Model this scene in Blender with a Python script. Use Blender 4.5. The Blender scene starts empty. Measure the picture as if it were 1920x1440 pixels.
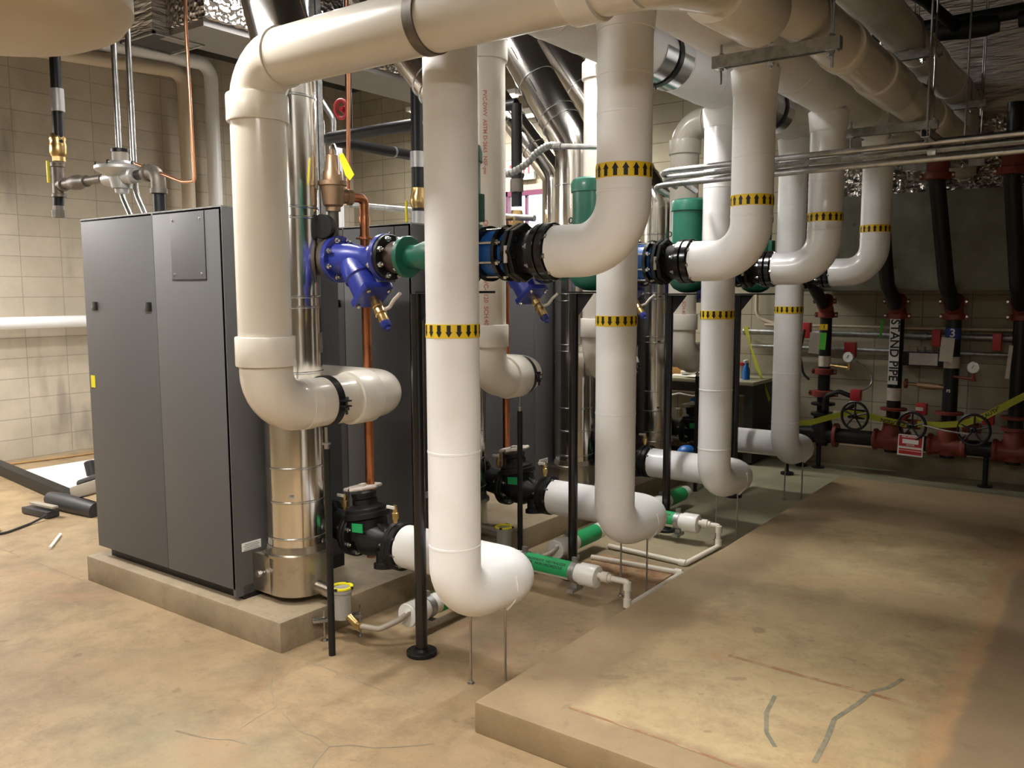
import bpy, bmesh, math, random
from mathutils import Vector as V, Matrix
random.seed(7)
S=bpy.context.scene; COL=S.collection; PI=math.pi
# ------------------------------------------------------------------ materials
def mat(name,col,rough=.5,metal=0,noise=None,bump=None,coat=0,emit=None,spec=None,alpha=None,trans=0):
    m=bpy.data.materials.new(name); m.use_nodes=True; nt=m.node_tree; b=nt.nodes['Principled BSDF']
    b.inputs['Base Color'].default_value=(*col,1); b.inputs['Roughness'].default_value=rough; b.inputs['Metallic'].default_value=metal
    if coat: b.inputs['Coat Weight'].default_value=coat; b.inputs['Coat Roughness'].default_value=.12
    if spec is not None: b.inputs['Specular IOR Level'].default_value=spec
    if trans: b.inputs['Transmission Weight'].default_value=trans
    if emit: b.inputs['Emission Color'].default_value=(*emit[:3],1); b.inputs['Emission Strength'].default_value=emit[3]
    geo=nt.nodes.new('ShaderNodeNewGeometry')
    if noise:  # (scale, second colour, low, high [,zscale])
        mp=nt.nodes.new('ShaderNodeMapping'); nt.links.new(geo.outputs['Position'],mp.inputs['Vector'])
        if len(noise)>4: mp.inputs['Scale'].default_value=noise[4]
        n=nt.nodes.new('ShaderNodeTexNoise'); n.inputs['Scale'].default_value=noise[0]; n.inputs['Detail'].default_value=6; n.inputs['Roughness'].default_value=.62
        nt.links.new(mp.outputs[0],n.inputs['Vector'])
        r=nt.nodes.new('ShaderNodeMapRange'); r.inputs['From Min'].default_value=noise[2]; r.inputs['From Max'].default_value=noise[3]; nt.links.new(n.outputs['Fac'],r.inputs['Value'])
        mx=nt.nodes.new('ShaderNodeMix'); mx.data_type='RGBA'; mx.inputs[6].default_value=(*col,1); mx.inputs[7].default_value=(*noise[1],1)
        nt.links.new(r.outputs[0],mx.inputs[0]); nt.links.new(mx.outputs[2],b.inputs['Base Color'])
    if bump:   # (scale, strength, distance [,scale vec])
        mp=nt.nodes.new('ShaderNodeMapping'); nt.links.new(geo.outputs['Position'],mp.inputs['Vector'])
        if len(bump)>3: mp.inputs['Scale'].default_value=bump[3]
        n=nt.nodes.new('ShaderNodeTexNoise'); n.inputs['Scale'].default_value=bump[0]; n.inputs['Detail'].default_value=5; nt.links.new(mp.outputs[0],n.inputs['Vector'])
        bu=nt.nodes.new('ShaderNodeBump'); bu.inputs['Strength'].default_value=bump[1]; bu.inputs['Distance'].default_value=bump[2]
        nt.links.new(n.outputs['Fac'],bu.inputs['Height']); nt.links.new(bu.outputs[0],b.inputs['Normal'])
    return m
M={}
def K(k,*a,**kw): M[k]=mat(k,*a,**kw)
K('pvc',(.66,.61,.53),.3,noise=(3,(.58,.51,.41),.5,.85),coat=.35)
K('pvc_joint',(.70,.66,.59),.34,noise=(6,(.60,.52,.38),.5,.85),coat=.25)
K('canvas',(.86,.855,.85),.55,noise=(4,(.79,.775,.75),.5,.8),bump=(60,.25,.002,(1,1,4)))
K('glossy_jacket',(.85,.845,.85),.3,noise=(3,(.72,.69,.65),.55,.85),coat=.5)
K('boiler_grey',(.098,.098,.101),.5,bump=(400,.1,.0006))
K('boiler_dark',(.05,.052,.055),.55)
K('seam_dark',(.012,.012,.012),.6)
K('black_iron',(.010,.010,.011),.42,spec=.35,bump=(60,.15,.001))
K('black_gloss',(.007,.007,.008),.22,coat=.3)
K('rubber',(.02,.02,.02),.7)
K('steel',(.5,.5,.5),.34,1,noise=(18,(.32,.32,.31),.45,.7))
K('galvanised',(.46,.47,.46),.42,.85,noise=(25,(.30,.30,.29),.4,.65))
K('stainless',(.74,.71,.66),.17,1,bump=(3.5,.35,.012,(1,1,.25)))
K('stainless_dull',(.52,.48,.42),.3,1,noise=(8,(.35,.30,.24),.5,.8))
K('bolt_steel',(.62,.63,.63),.22,1)
K('copper',(.62,.24,.11),.3,.95,noise=(9,(.34,.13,.07),.45,.75))
K('copper_bright',(.80,.38,.22),.3,.9)
K('brass',(.62,.44,.19),.3,.95,noise=(20,(.42,.28,.11),.5,.8))
K('bronze',(.45,.30,.19),.42,.75)
K('blue_paint',(.022,.035,.25),.32,coat=.3,noise=(9,(.05,.06,.3),.6,.85))
K('blue_sleeve',(.008,.09,.34),.35)
K('green_paint',(.012,.135,.085),.4,coat=.2)
K('grey_iron',(.14,.12,.10),.5,.5,noise=(14,(.26,.21,.16),.5,.8))
K('rust_iron',(.075,.05,.04),.55,.3)
K('regulator',(.45,.45,.44),.45,.6)
K('red_iron',(.20,.030,.018),.5,noise=(12,(.10,.02,.015),.5,.75))
K('red_bright',(.45,.02,.025),.45)
K('yellow',(.85,.58,.02),.5)
K('arrow_black',(.01,.008,.01),.6)
K('tag_yellow',(.85,.75,.02),.45)
K('tag_white',(.62,.56,.50),.7,noise=(30,(.5,.44,.38),.5,.8))
K('white_label',(.78,.78,.76),.6)
K('label_grey',(.32,.32,.32),.6)
K('green_label',(.015,.33,.10),.5)
K('lime',(.13,.72,.08),.5)
K('white_pvc',(.80,.79,.75),.35,coat=.3)
K('small_pvc',(.70,.65,.56),.4)
K('white_pipe',(.86,.86,.87),.35)
K('tan_pipe',(.55,.46,.34),.5)
K('drywall_grey',(.22,.21,.205),.6,.15)
K('hose',(.36,.31,.25),.45)
K('lamp_white',(.9,.9,.9),.5)
K('tape_yellow',(.60,.62,.07),.4)
K('duct_wrap',(.15,.15,.11),.75,noise=(4,(.11,.11,.08),.4,.7),bump=(5,.5,.03))
K('dark_ceiling',(.045,.040,.038),.9,noise=(3,(.03,.028,.03),.4,.7))
K('maroon',(.13,.03,.07),.5)
K('paper',(.82,.80,.72),.7)
K('cardboard',(.52,.28,.09),.7)
K('bench_top',(.38,.36,.24),.5)
K('bench_dark',(.035,.035,.03),.6)
K('spray_blue',(.02,.16,.55),.4)
K('orange_plug',(.55,.28,.08),.5)
K('orange_cord',(.35,.2,.07),.6)
K('tank',(.52,.45,.34),.5,noise=(3,(.46,.39,.28),.4,.7))
K('print_red',(.50,.16,.14),.6)
K('tool_dark',(.03,.03,.032),.45)
K('tool_grey',(.30,.27,.22),.5)
K('glass_white',(.85,.85,.85),.3)
K('exit_face',(.80,.42,.38),.5,emit=(1,.25,.2,.25))
K('exit_red',(.7,.02,.02),.5,emit=(1,.05,.04,.8))
K('tube_glow',(1,1,1),.5,emit=(1,.97,.9,9))
K('floor_stick',(.78,.78,.76),.4)
K('white_board',(.93,.93,.92),.5)
K('plastic_clear',(.33,.32,.29),.2)
def foil():
    m=mat('foil',(.62,.58,.55),.22,1); nt=m.node_tree; b=nt.nodes['Principled BSDF']
    geo=nt.nodes.new('ShaderNodeNewGeometry'); v=nt.nodes.new('ShaderNodeTexVoronoi'); v.inputs['Scale'].default_value=26; v.feature='F1'
    n=nt.nodes.new('ShaderNodeTexNoise'); n.inputs['Scale'].default_value=16; n.inputs['Detail'].default_value=7
    nt.links.new(geo.outputs['Position'],v.inputs['Vector']); nt.links.new(geo.outputs['Position'],n.inputs['Vector'])
    a=nt.nodes.new('ShaderNodeMath'); a.operation='ADD'; nt.links.new(v.outputs['Distance'],a.inputs[0]); nt.links.new(n.outputs['Fac'],a.inputs[1])
    bu=nt.nodes.new('ShaderNodeBump'); bu.inputs['Strength'].default_value=.8; bu.inputs['Distance'].default_value=.022
    nt.links.new(a.outputs[0],bu.inputs['Height']); nt.links.new(bu.outputs[0],b.inputs['Normal']); return m
M['foil']=foil()
K('foil_sheet',(.62,.58,.55),.36,.75,bump=(4,.9,.05,(1,1,7)))
M['foil_ceiling']=mat('foil_ceiling',(.40,.37,.35),.33,.85,bump=(5,.9,.05,(.8,7,1)))
def blocks(name,axis,c1,c2,mortar,soot=True):
    m=bpy.data.materials.new(name); m.use_nodes=True; nt=m.node_tree; b=nt.nodes['Principled BSDF']; b.inputs['Roughness'].default_value=.75
    geo=nt.nodes.new('ShaderNodeNewGeometry'); sp=nt.nodes.new('ShaderNodeSeparateXYZ'); nt.links.new(geo.outputs['Position'],sp.inputs[0])
    cb=nt.nodes.new('ShaderNodeCombineXYZ'); nt.links.new(sp.outputs[axis],cb.inputs[0]); nt.links.new(sp.outputs[2],cb.inputs[1])
    br=nt.nodes.new('ShaderNodeTexBrick'); br.offset=0; br.inputs['Scale'].default_value=1; br.inputs['Brick Width'].default_value=.41; br.inputs['Row Height'].default_value=.207
    br.inputs['Mortar Size'].default_value=.0045; br.inputs['Mortar Smooth'].default_value=.4; br.inputs['Color1'].default_value=(*c1,1); br.inputs['Color2'].default_value=(*c2,1); br.inputs['Mortar'].default_value=(*mortar,1)
    nt.links.new(cb.outputs[0],br.inputs['Vector'])
    n=nt.nodes.new('ShaderNodeTexNoise'); n.inputs['Scale'].default_value=2.2; n.inputs['Detail'].default_value=8; n.inputs['Roughness'].default_value=.65; nt.links.new(geo.outputs['Position'],n.inputs['Vector'])
    r=nt.nodes.new('ShaderNodeMapRange'); r.inputs['From Min'].default_value=.3; r.inputs['From Max'].default_value=.75; r.inputs['To Min'].default_value=1.08; r.inputs['To Max'].default_value=.78; nt.links.new(n.outputs['Fac'],r.inputs['Value'])
    mul=nt.nodes.new('ShaderNodeVectorMath'); mul.operation='SCALE'; nt.links.new(br.outputs['Color'],mul.inputs[0]); nt.links.new(r.outputs[0],mul.inputs['Scale'])
    out=mul.outputs[0]
    if soot:
        n2=nt.nodes.new('ShaderNodeTexNoise'); n2.inputs['Scale'].default_value=1; n2.inputs['Detail'].default_value=3; mp=nt.nodes.new('ShaderNodeMapping'); mp.inputs['Scale'].default_value=(3,3,.7); nt.links.new(geo.outputs['Position'],mp.inputs[0]); nt.links.new(mp.outputs[0],n2.inputs['Vector'])
        r2=nt.nodes.new('ShaderNodeMapRange'); r2.inputs['From Min'].default_value=.60; r2.inputs['From Max'].default_value=.72; r2.inputs['To Max'].default_value=.55; nt.links.new(n2.outputs['Fac'],r2.inputs['Value'])
        mx=nt.nodes.new('ShaderNodeMix'); mx.data_type='RGBA'; nt.links.new(r2.outputs[0],mx.inputs[0]); nt.links.new(out,mx.inputs[6]); mx.inputs[7].default_value=(.16,.145,.12,1); out=mx.outputs[2]
    nt.links.new(out,b.inputs['Base Color'])
    bu=nt.nodes.new('ShaderNodeBump'); bu.inputs['Strength'].default_value=.6; bu.inputs['Distance'].default_value=.006; bu.invert=True
    ad=nt.nodes.new('ShaderNodeMath'); ad.operation='ADD'; nt.links.new(br.outputs['Fac'],ad.inputs[0])
    n3=nt.nodes.new('ShaderNodeTexNoise'); n3.inputs['Scale'].default_value=60; nt.links.new(geo.outputs['Position'],n3.inputs['Vector']); ms=nt.nodes.new('ShaderNodeMath'); ms.operation='MULTIPLY'; ms.inputs[1].default_value=.35; nt.links.new(n3.outputs['Fac'],ms.inputs[0]); nt.links.new(ms.outputs[0],ad.inputs[1])
    nt.links.new(ad.outputs[0],bu.inputs['Height']); nt.links.new(bu.outputs[0],b.inputs['Normal']); M[name]=m
blocks('block_left',1,(.50,.44,.345),(.45,.39,.30),(.34,.29,.23))
blocks('block_far',0,(.42,.375,.275),(.375,.335,.245),(.19,.17,.13),False)
def concrete(name,base,dark,light,rust=0,green=0):
    m=bpy.data.materials.new(name); m.use_nodes=True; nt=m.node_tree; b=nt.nodes['Principled BSDF']
    geo=nt.nodes.new('ShaderNodeNewGeometry'); P=geo.outputs['Position']
    def noise(sc,det=8,ro=.65,dist=0,vec=None):
        n=nt.nodes.new('ShaderNodeTexNoise'); n.inputs['Scale'].default_value=sc; n.inputs['Detail'].default_value=det; n.inputs['Roughness'].default_value=ro; n.inputs['Distortion'].default_value=dist
        mp=nt.nodes.new('ShaderNodeMapping'); nt.links.new(P,mp.inputs[0])
        if vec: mp.inputs['Location'].default_value=vec
        nt.links.new(mp.outputs[0],n.inputs['Vector']); return n.outputs['Fac']
    def rng(s,a,b_,c=0,d=1):
        r=nt.nodes.new('ShaderNodeMapRange'); r.inputs['From Min'].default_value=a; r.inputs['From Max'].default_value=b_; r.inputs['To Min'].default_value=c; r.inputs['To Max'].default_value=d; nt.links.new(s,r.inputs['Value']); return r.outputs[0]
    def mix(f,a,c):
        mx=nt.nodes.new('ShaderNodeMix'); mx.data_type='RGBA'; nt.links.new(f,mx.inputs[0])
        for s,i in ((a,6),(c,7)):
            if isinstance(s,tuple): mx.inputs[i].default_value=(*s,1)
            else: nt.links.new(s,mx.inputs[i])
        return mx.outputs[2]
    c=mix(rng(noise(1.0),.42,.56),base,light)
    c=mix(rng(noise(2.4,9,.78,.15,(5,3,1)),.48,.66,0,.6),c,dark)
    c=mix(rng(noise(5,9,.75,.3,(1,7,2)),.50,.68,0,.45),c,dark)
    c=mix(rng(noise(26,6,.8,0,(4,1,2)),.58,.68,0,.6),c,dark)
    c=mix(rng(noise(7,3,.5,.2,(11,1,2)),.68,.72,0,.55),c,dark)
    c=mix(rng(noise(90,3,.6,0,(4,6,2)),.66,.70,0,.5),c,light)
    if green: c=mix(rng(noise(.9,3,.5,0,(9,1,4)),.5,.7,0,green),c,(.24,.25,.18))
    if rust: c=mix(rng(noise(1.1,7,.7,.8,(2,8,3)),.55,.68,0,rust),c,(.36,.19,.10))
    if name=='floor_concrete':
        sp=nt.nodes.new('ShaderNodeSeparateXYZ'); nt.links.new(P,sp.inputs[0])
        ad=nt.nodes.new('ShaderNodeMath'); ad.operation='MULTIPLY'; nt.links.new(rng(sp.outputs[1],4.2,6.0),ad.inputs[0]); nt.links.new(rng(sp.outputs[0],-3.3,-3.1),ad.inputs[1])
        a2=nt.nodes.new('ShaderNodeMath'); a2.operation='MULTIPLY'; nt.links.new(ad.outputs[0],a2.inputs[0]); a2.inputs[1].default_value=.75
        c=mix(a2.outputs[0],c,(.235,.245,.165))
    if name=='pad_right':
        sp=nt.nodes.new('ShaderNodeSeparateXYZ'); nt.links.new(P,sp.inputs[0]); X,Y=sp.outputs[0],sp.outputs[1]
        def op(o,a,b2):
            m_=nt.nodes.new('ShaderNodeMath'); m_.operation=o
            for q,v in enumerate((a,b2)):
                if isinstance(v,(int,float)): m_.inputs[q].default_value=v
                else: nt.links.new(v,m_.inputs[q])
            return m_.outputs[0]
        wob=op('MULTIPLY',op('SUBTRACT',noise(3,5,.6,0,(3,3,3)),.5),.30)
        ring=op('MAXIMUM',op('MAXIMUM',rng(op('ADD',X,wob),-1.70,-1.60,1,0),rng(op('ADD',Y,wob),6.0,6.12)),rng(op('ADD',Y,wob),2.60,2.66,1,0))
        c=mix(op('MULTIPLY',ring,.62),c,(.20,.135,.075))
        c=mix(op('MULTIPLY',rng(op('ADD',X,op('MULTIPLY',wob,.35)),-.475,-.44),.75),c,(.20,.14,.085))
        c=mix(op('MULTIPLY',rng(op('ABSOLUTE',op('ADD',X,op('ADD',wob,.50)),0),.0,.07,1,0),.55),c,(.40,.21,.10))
    nt.links.new(c,b.inputs['Base Color']); rr=rng(noise(3),.3,.7,.5,.72); nt.links.new(rr,b.inputs['Roughness'])
    bu=nt.nodes.new('ShaderNodeBump'); bu.inputs['Strength'].default_value=.25; bu.inputs['Distance'].default_value=.004; nt.links.new(noise(45,8),bu.inputs['Height']); nt.links.new(bu.outputs[0],b.inputs['Normal']); M[name]=m
concrete('floor_concrete',(.265,.183,.098),(.14,.095,.053),(.33,.235,.127),.5,.3)
concrete('pad_concrete',(.27,.21,.135),(.17,.125,.08),(.34,.27,.175),.2)
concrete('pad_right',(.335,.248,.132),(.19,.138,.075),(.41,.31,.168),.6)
# ------------------------------------------------------------------ geometry helpers
def NB(): return bmesh.new()
def frame(d):
    d=V(d).normalized(); a=V((0,0,1)) if abs(d.z)<.9 else V((1,0,0)); x=a.cross(d).normalized(); return x,d.cross(x)
def fillet(pts,R,n=8):
    pts=[V(p) for p in pts]; out=[pts[0]]
    for i in range(1,len(pts)-1):
        a,b,c=pts[i-1],pts[i],pts[i+1]; d1=(b-a).normalized(); d2=(c-b).normalized(); th=d1.angle(d2)
        if th<.02: out.append(b); continue
        r=R[i-1] if isinstance(R,(list,tuple)) else R
        t=min(r*math.tan(th/2),(b-a).length*.98,(c-b).length*.98 if i==len(pts)-2 else (c-b).length*.49); r=t/math.tan(th/2)
        p1=b-d1*t; nrm=(d2-d1*d1.dot(d2)).normalized(); cen=p1+nrm*r
        m=max(3,int(n*th/(PI/2))+1)
        for k in range(m+1):
            f=th*k/m; out.append(cen-nrm*r*math.cos(f)+d1*r*math.sin(f))
    out.append(pts[-1]); return out
def tube(bm,pts,r,seg=20,R=0,n=8,caps=True,mi=0):
    P=fillet(pts,R,n) if R else [V(p) for p in pts]
    Q=[P[0]]
    for p in P[1:]:
        if (p-Q[-1]).length>1e-5: Q.append(p)
    P=Q; rings=[]; x=None
    for i,p in enumerate(P):
        d=(P[min(i+1,len(P)-1)]-P[max(i-1,0)]).normalized()
        if x is None: x,y=frame(d)
        else: x=(x-d*x.dot(d)).normalized(); y=d.cross(x)
        rr=r(i/(len(P)-1)) if callable(r) else r
        sc=1
        rings.append([bm.verts.new(p+(x*math.cos(2*PI*k/seg)+y*math.sin(2*PI*k/seg))*rr) for k in range(seg)])
    for a,b in zip(rings,rings[1:]):
        for k in range(seg):
            f=bm.faces.new((a[k],a[(k+1)%seg],b[(k+1)%seg],b[k])); f.material_index=mi
    if caps:
        f=bm.faces.new(rings[0][::-1]); f.material_index=mi; f=bm.faces.new(rings[-1]); f.material_index=mi
    return bm
def lathe(bm,o,d,prof,seg=28,mi=0):
    o=V(o); d=V(d).normalized(); x,y=frame(d); rings=[]
    for s,r in prof:
        if r<1e-5: rings.append([bm.verts.new(o+d*s)])
        else: rings.append([bm.verts.new(o+d*s+(x*math.cos(2*PI*k/seg)+y*math.sin(2*PI*k/seg))*r) for k in range(seg)])
    def face(vs): f=bm.faces.new(vs); f.material_index=mi
    for a,b in zip(rings,rings[1:]):
        if len(a)==1 and len(b)==1: continue
        for k in range(seg):
            k2=(k+1)%seg
            if len(a)==1: face((a[0],b[k2],b[k]))
            elif len(b)==1: face((a[k],a[k2],b[0]))
            else: face((a[k],a[k2],b[k2],b[k]))
    if len(rings[0])>1: face(rings[0][::-1])
    if len(rings[-1])>1: face(rings[-1])
    return bm
def box(bm,c,s,rot=None,bev=0,mi=0):
    mtx=Matrix.Translation(V(c))
    if rot is not None: mtx=mtx@(rot.to_4x4() if len(rot)==3 else rot)
    g=bmesh.ops.create_cube(bm,size=1,matrix=mtx@Matrix.Diagonal((*s,1)))
    fs={f for v in g['verts'] for f in v.link_faces}
    for f in fs: f.material_index=mi
    if bev:
        es={e for f in fs for e in f.edges}; bmesh.ops.bevel(bm,geom=list(es),offset=bev,segments=2,affect='EDGES',profile=.6)
    return bm
def ringpipe(bm,o,d,r0,r1,w,seg=32,a0=0,a1=2*PI):   # a flat strap (annulus, optionally partial) around axis d
    o=V(o); d=V(d).normalized(); x,y=frame(d); full=abs(a1-a0-2*PI)<1e-6; n=seg if full else seg+1; R=[]
    for k in range(n):
        a=a0+(a1-a0)*k/seg; e=x*math.cos(a)+y*math.sin(a)
        R.append([bm.verts.new(o+e*r+d*s) for r,s in ((r0,-w/2),(r1,-w/2),(r1,w/2),(r0,w/2))])
    for k in range(seg):
        a,b=R[k],R[(k+1)%n]
        for j in range(4): bm.faces.new((a[j],a[(j+1)%4],b[(j+1)%4],b[j]))
    if not full: bm.faces.new(R[0][::-1]); bm.faces.new(R[-1])
    return bm
def rail(a,b): return (V(b)-V(a))
def mesh(name,bm,smooth=True,ang=35):
    bmesh.ops.recalc_face_normals(bm,faces=bm.faces); me=bpy.data.meshes.new(name); bm.to_mesh(me); bm.free()
    if smooth:
        me.shade_smooth(); me.set_sharp_from_angle(angle=math.radians(ang))
    return me
ROOT={}
def wloc(o):
    l=V((0,0,0))
    while o is not None: l+=o.location; o=o.parent
    return l
def thing(name,label,cat,loc=(0,0,0),group=None):
    o=bpy.data.objects.new(name,None); COL.objects.link(o); o.location=loc; o.empty_display_size=.05
    o['label']=label; o['category']=cat
    if group: o['group']=group
    return o
SPLIT={'tee_jacket','joint_band','seam','bolt_hole','slot','red_fittings','clamp_latch','lug','fittings','fitting','support_leg','coupling_band'}
def islands(bm):
    bm.verts.ensure_lookup_table(); seen=set(); out=[]
    for v in bm.verts:
        if v in seen: continue
        st=[v]; seen.add(v); g=[]
        while st:
            a=st.pop(); g.append(a)
            for e in a.link_edges:
                o=e.other_vert(a)
                if o not in seen: seen.add(o); st.append(o)
        out.append(g)
    return out
def part(name,bm,m,parent,label=None,smooth=True,ang=35):
    if name in SPLIT:
        isl=islands(bm)
        if len(isl)>1:
            last=None; name={'red_fittings':'red_fitting','fittings':'fitting'}.get(name,name)
            for g in isl:
                nb=NB(); mp={v:nb.verts.new(v.co) for v in g}; gs=set(g)
                for f in {f for v in g for f in v.link_faces}: nb.faces.new([mp[v] for v in f.verts])
                last=part1(name,nb,m,parent,label,smooth,ang)
            bm.free(); return last
    return part1(name,bm,m,parent,label,smooth,ang)
def part1(name,bm,m,parent,label=None,smooth=True,ang=35):
    me=mesh(name,bm,smooth,ang); w=wloc(parent); me.transform(Matrix.Translation(-w))
    o=bpy.data.objects.new(name,me); COL.objects.link(o); o.parent=parent
    for k in (m if isinstance(m,(list,tuple)) else [m]): me.materials.append(M[k])
    if label: o['label']=label
    return o
def solo(name,bm,m,label,cat,loc=None,group=None,kind=None,ang=35):
    me=mesh(name,bm,True,ang)
    if loc is None:
        vs=[v.co for v in me.vertices]; mn=V((min(v.x for v in vs),min(v.y for v in vs),min(v.z for v in vs))); mx=V((max(v.x for v in vs),max(v.y for v in vs),0)); loc=V(((mn.x+mx.x)/2,(mn.y+mx.y)/2,mn.z))
    me.transform(Matrix.Translation(-V(loc))); o=bpy.data.objects.new(name,me); COL.objects.link(o); o.location=loc
    for k in (m if isinstance(m,(list,tuple)) else [m]): me.materials.append(M[k])
    if kind: o['kind']=kind
    if label: o['label']=label; o['category']=cat
    if group: o['group']=group
    return o
def struct(name,bm,m): return solo(name,bm,m,None,None,(0,0,0),None,'structure')
_bolt={}
def boltmesh(size):
    if size not in _bolt:
        bm=NB(); lathe(bm,(0,0,0),(0,0,1),[(0,size*1.0),(size*.9,size*1.0),(size*1.0,size*.85)],6); lathe(bm,(0,0,size*.9),(0,0,1),[(0,size*.5),(size*.9,size*.5),(size*1.05,size*.35)],10)
        me=mesh('bolt',bm); me.materials.append(M['bolt_steel']); _bolt[size]=me
    return _bolt[size]
def bolts(parent,o,d,rad,n,size=.011,a0=0,vis=None):
    d=V(d).normalized(); x,y=frame(d); w=wloc(parent); q=V((0,0,1)).rotation_difference(d)
    for k in range(n):
        a=a0+2*PI*k/n; p=V(o)+(x*math.cos(a)+y*math.sin(a))*rad
        b=bpy.data.objects.new('bolt',boltmesh(size)); COL.objects.link(b); b.parent=parent; b.location=p-w; b.rotation_mode='QUATERNION'; b.rotation_quaternion=q
def text_bm(body,size,extrude=.0004):
    cu=bpy.data.curves.new('t','FONT'); cu.body=body; cu.size=size; cu.align_x='CENTER'; cu.align_y='CENTER'; cu.extrude=extrude; cu.resolution_u=3; cu.offset=size*.018
    o=bpy.data.objects.new('t',cu); COL.objects.link(o); dg=bpy.context.evaluated_depsgraph_get(); dg.update(); me=bpy.data.meshes.new_from_object(o.evaluated_get(dg))
    bm=NB(); bm.from_mesh(me); bpy.data.objects.remove(o); bpy.data.curves.remove(cu); bpy.data.meshes.remove(me); return bm
def text_part(name,body,size,m,parent,o,xd,yd,bold=0,wrap=None,label=None):
    bm=text_bm(body,size); xd=V(xd).normalized(); yd=V(yd).normalized(); n=xd.cross(yd).normalized(); o=V(o)
    if wrap:   # (axis point, radius): pipe vertical, text x along pipe, y around
        bmesh.ops.subdivide_edges(bm,edges=[e for e in bm.edges if e.calc_length()>.02],cuts=2)
        c,r,a0=V(wrap[0]),wrap[1],wrap[2]
        for v in bm.verts:
            a=a0+v.co.y/r*wrap[3]; rr=r+.0006+v.co.z; v.co=V((c.x+rr*math.cos(a),c.y+rr*math.sin(a),o.z+v.co.x*xd.z))
    else:
        for v in bm.verts: v.co=o+xd*v.co.x+yd*v.co.y+n*v.co.z
    return part(name,bm,m,parent,label,smooth=False)
NTH=['nearest the camera','second from the camera','third from the camera','farthest from the camera']
YB=[2.52,3.84,5.16,6.48]      # boiler front planes
YU=[2.93,4.26,5.50,6.75]      # pump rows
YD=[2.62,3.95,5.28,6.68]      # return risers
# ------------------------------------------------------------------ camera
cam=bpy.data.cameras.new('camera'); cam.sensor_width=36; cam.lens=30.0; cam.clip_start=.02
co=bpy.data.objects.new('camera',cam); COL.objects.link(co); S.camera=co
yaw,pitch,roll=.6338,.1082,-.0031
cy,sy,cp,sp=math.cos(yaw),math.sin(yaw),math.cos(pitch),math.sin(pitch)
fw=V((-sy*cp,cy*cp,-sp)); rt=V((cy,sy,0)); up=rt.cross(fw); r2=rt*math.cos(roll)+up*math.sin(roll); u2=up*math.cos(roll)-rt*math.sin(roll)
mw=Matrix((r2,u2,-fw)).transposed().to_4x4(); mw.translation=V((0,0,1.70)); co.matrix_world=mw
# ------------------------------------------------------------------ room
XL,YF,XR,YN,ZC=-9.2,8.7,4.2,-3.2,4.5
b=NB(); box(b,((XL+XR)/2,(YN+YF)/2,-.1),(XR-XL+.6,YF-YN+.6,.2)); struct('floor',b,'floor_concrete')
b=NB(); box(b,((XL+XR)/2,(YN+YF)/2,ZC+.1),(XR-XL+.6,YF-YN+.6,.2)); struct('ceiling',b,'dark_ceiling')
b=NB(); box(b,(XL-.1,(YN+YF)/2,ZC/2),(.2,YF-YN+.4,ZC)); struct('wall_left',b,'block_left')
b=NB(); box(b,(XR+.1,(YN+YF)/2,ZC/2),(.2,YF-YN+.4,ZC)); struct('wall_right',b,'block_left')
b=NB(); box(b,((XL+XR)/2,YN-.1,ZC/2),(XR-XL+.4,.2,ZC)); struct('wall_front',b,'block_far')
WX0,WX1,WZ0,WZ1=-6.50,-5.2,1.5,2.93
b=NB()
for x0,x1,z0,z1 in ((XL-.2,WX0,0,ZC),(WX1,XR+.2,0,ZC),(WX0,WX1,0,WZ0),(WX0,WX1,WZ1,ZC)): box(b,((x0+x1)/2,YF+.1,(z0+z1)/2),(x1-x0,.2,z1-z0))
struct('wall_back',b,'block_far')
b=NB()
for c,s in (((WX0+.03,YF+.02,(WZ0+WZ1)/2),(.06,.08,WZ1-WZ0)),((WX1-.03,YF+.02,(WZ0+WZ1)/2),(.06,.08,WZ1-WZ0)),(((WX0+WX1)/2,YF+.02,WZ1-.03),(WX1-WX0,.08,.06)),(((WX0+WX1)/2,YF+.02,WZ0+.03),(WX1-WX0,.08,.06)),((-6.18,YF+.03,(WZ0+WZ1)/2),(.03,.04,WZ1-WZ0))): box(b,c,s)
wn=struct('window_1',b,'maroon')
mg=mat('window_glass',(1,1,1),.02,trans=1); M['window_glass']=mg
b=NB(); box(b,((WX0+WX1)/2,YF+.05,(WZ0+WZ1)/2),(WX1-WX0-.1,.008,WZ1-WZ0-.1)); part('window_pane',b,'window_glass',wn)
# control joint line + soot are in the material; baseboard trim on far wall (raised concrete curb)
b=NB(); box(b,(-3.2,YF-.10,.1),(9,.12,.2),bev=.01); solo('concrete_curb',b,'pad_concrete','low concrete curb along the foot of the far wall behind the sprinkler valves','curb')
# ------------------------------------------------------------------ pads
b=NB(); box(b,(-4.065,5.0,.07),(1.78,5.06,.16),bev=.014); solo('equipment_pad',b,'pad_concrete','raised concrete pad under the row of grey boilers','concrete pad')
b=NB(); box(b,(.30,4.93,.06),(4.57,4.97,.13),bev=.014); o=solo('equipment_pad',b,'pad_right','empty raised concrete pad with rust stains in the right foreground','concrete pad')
def stripe(pts,w,z,m,name,parent):
    b=NB()
    for a,c in zip(pts,pts[1:]):
        a=V((*a,z));c=V((*c,z));d=(c-a);n=V((-d.y,d.x,0)).normalized()*w/2
        vs=[b.verts.new(p) for p in (a+n,a-n,c-n,c+n)]; b.faces.new(vs)
    return part(name,b,m,parent,smooth=False)
K('rust_line',(.26,.13,.06),.8,noise=(14,(.40,.27,.15),.4,.6)); K('crack_fill',(.17,.16,.11),.7,noise=(25,(.25,.22,.15),.4,.6)); K('joint_dark',(.22,.17,.11),.8,noise=(6,(.30,.24,.16),.4,.6))
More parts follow.
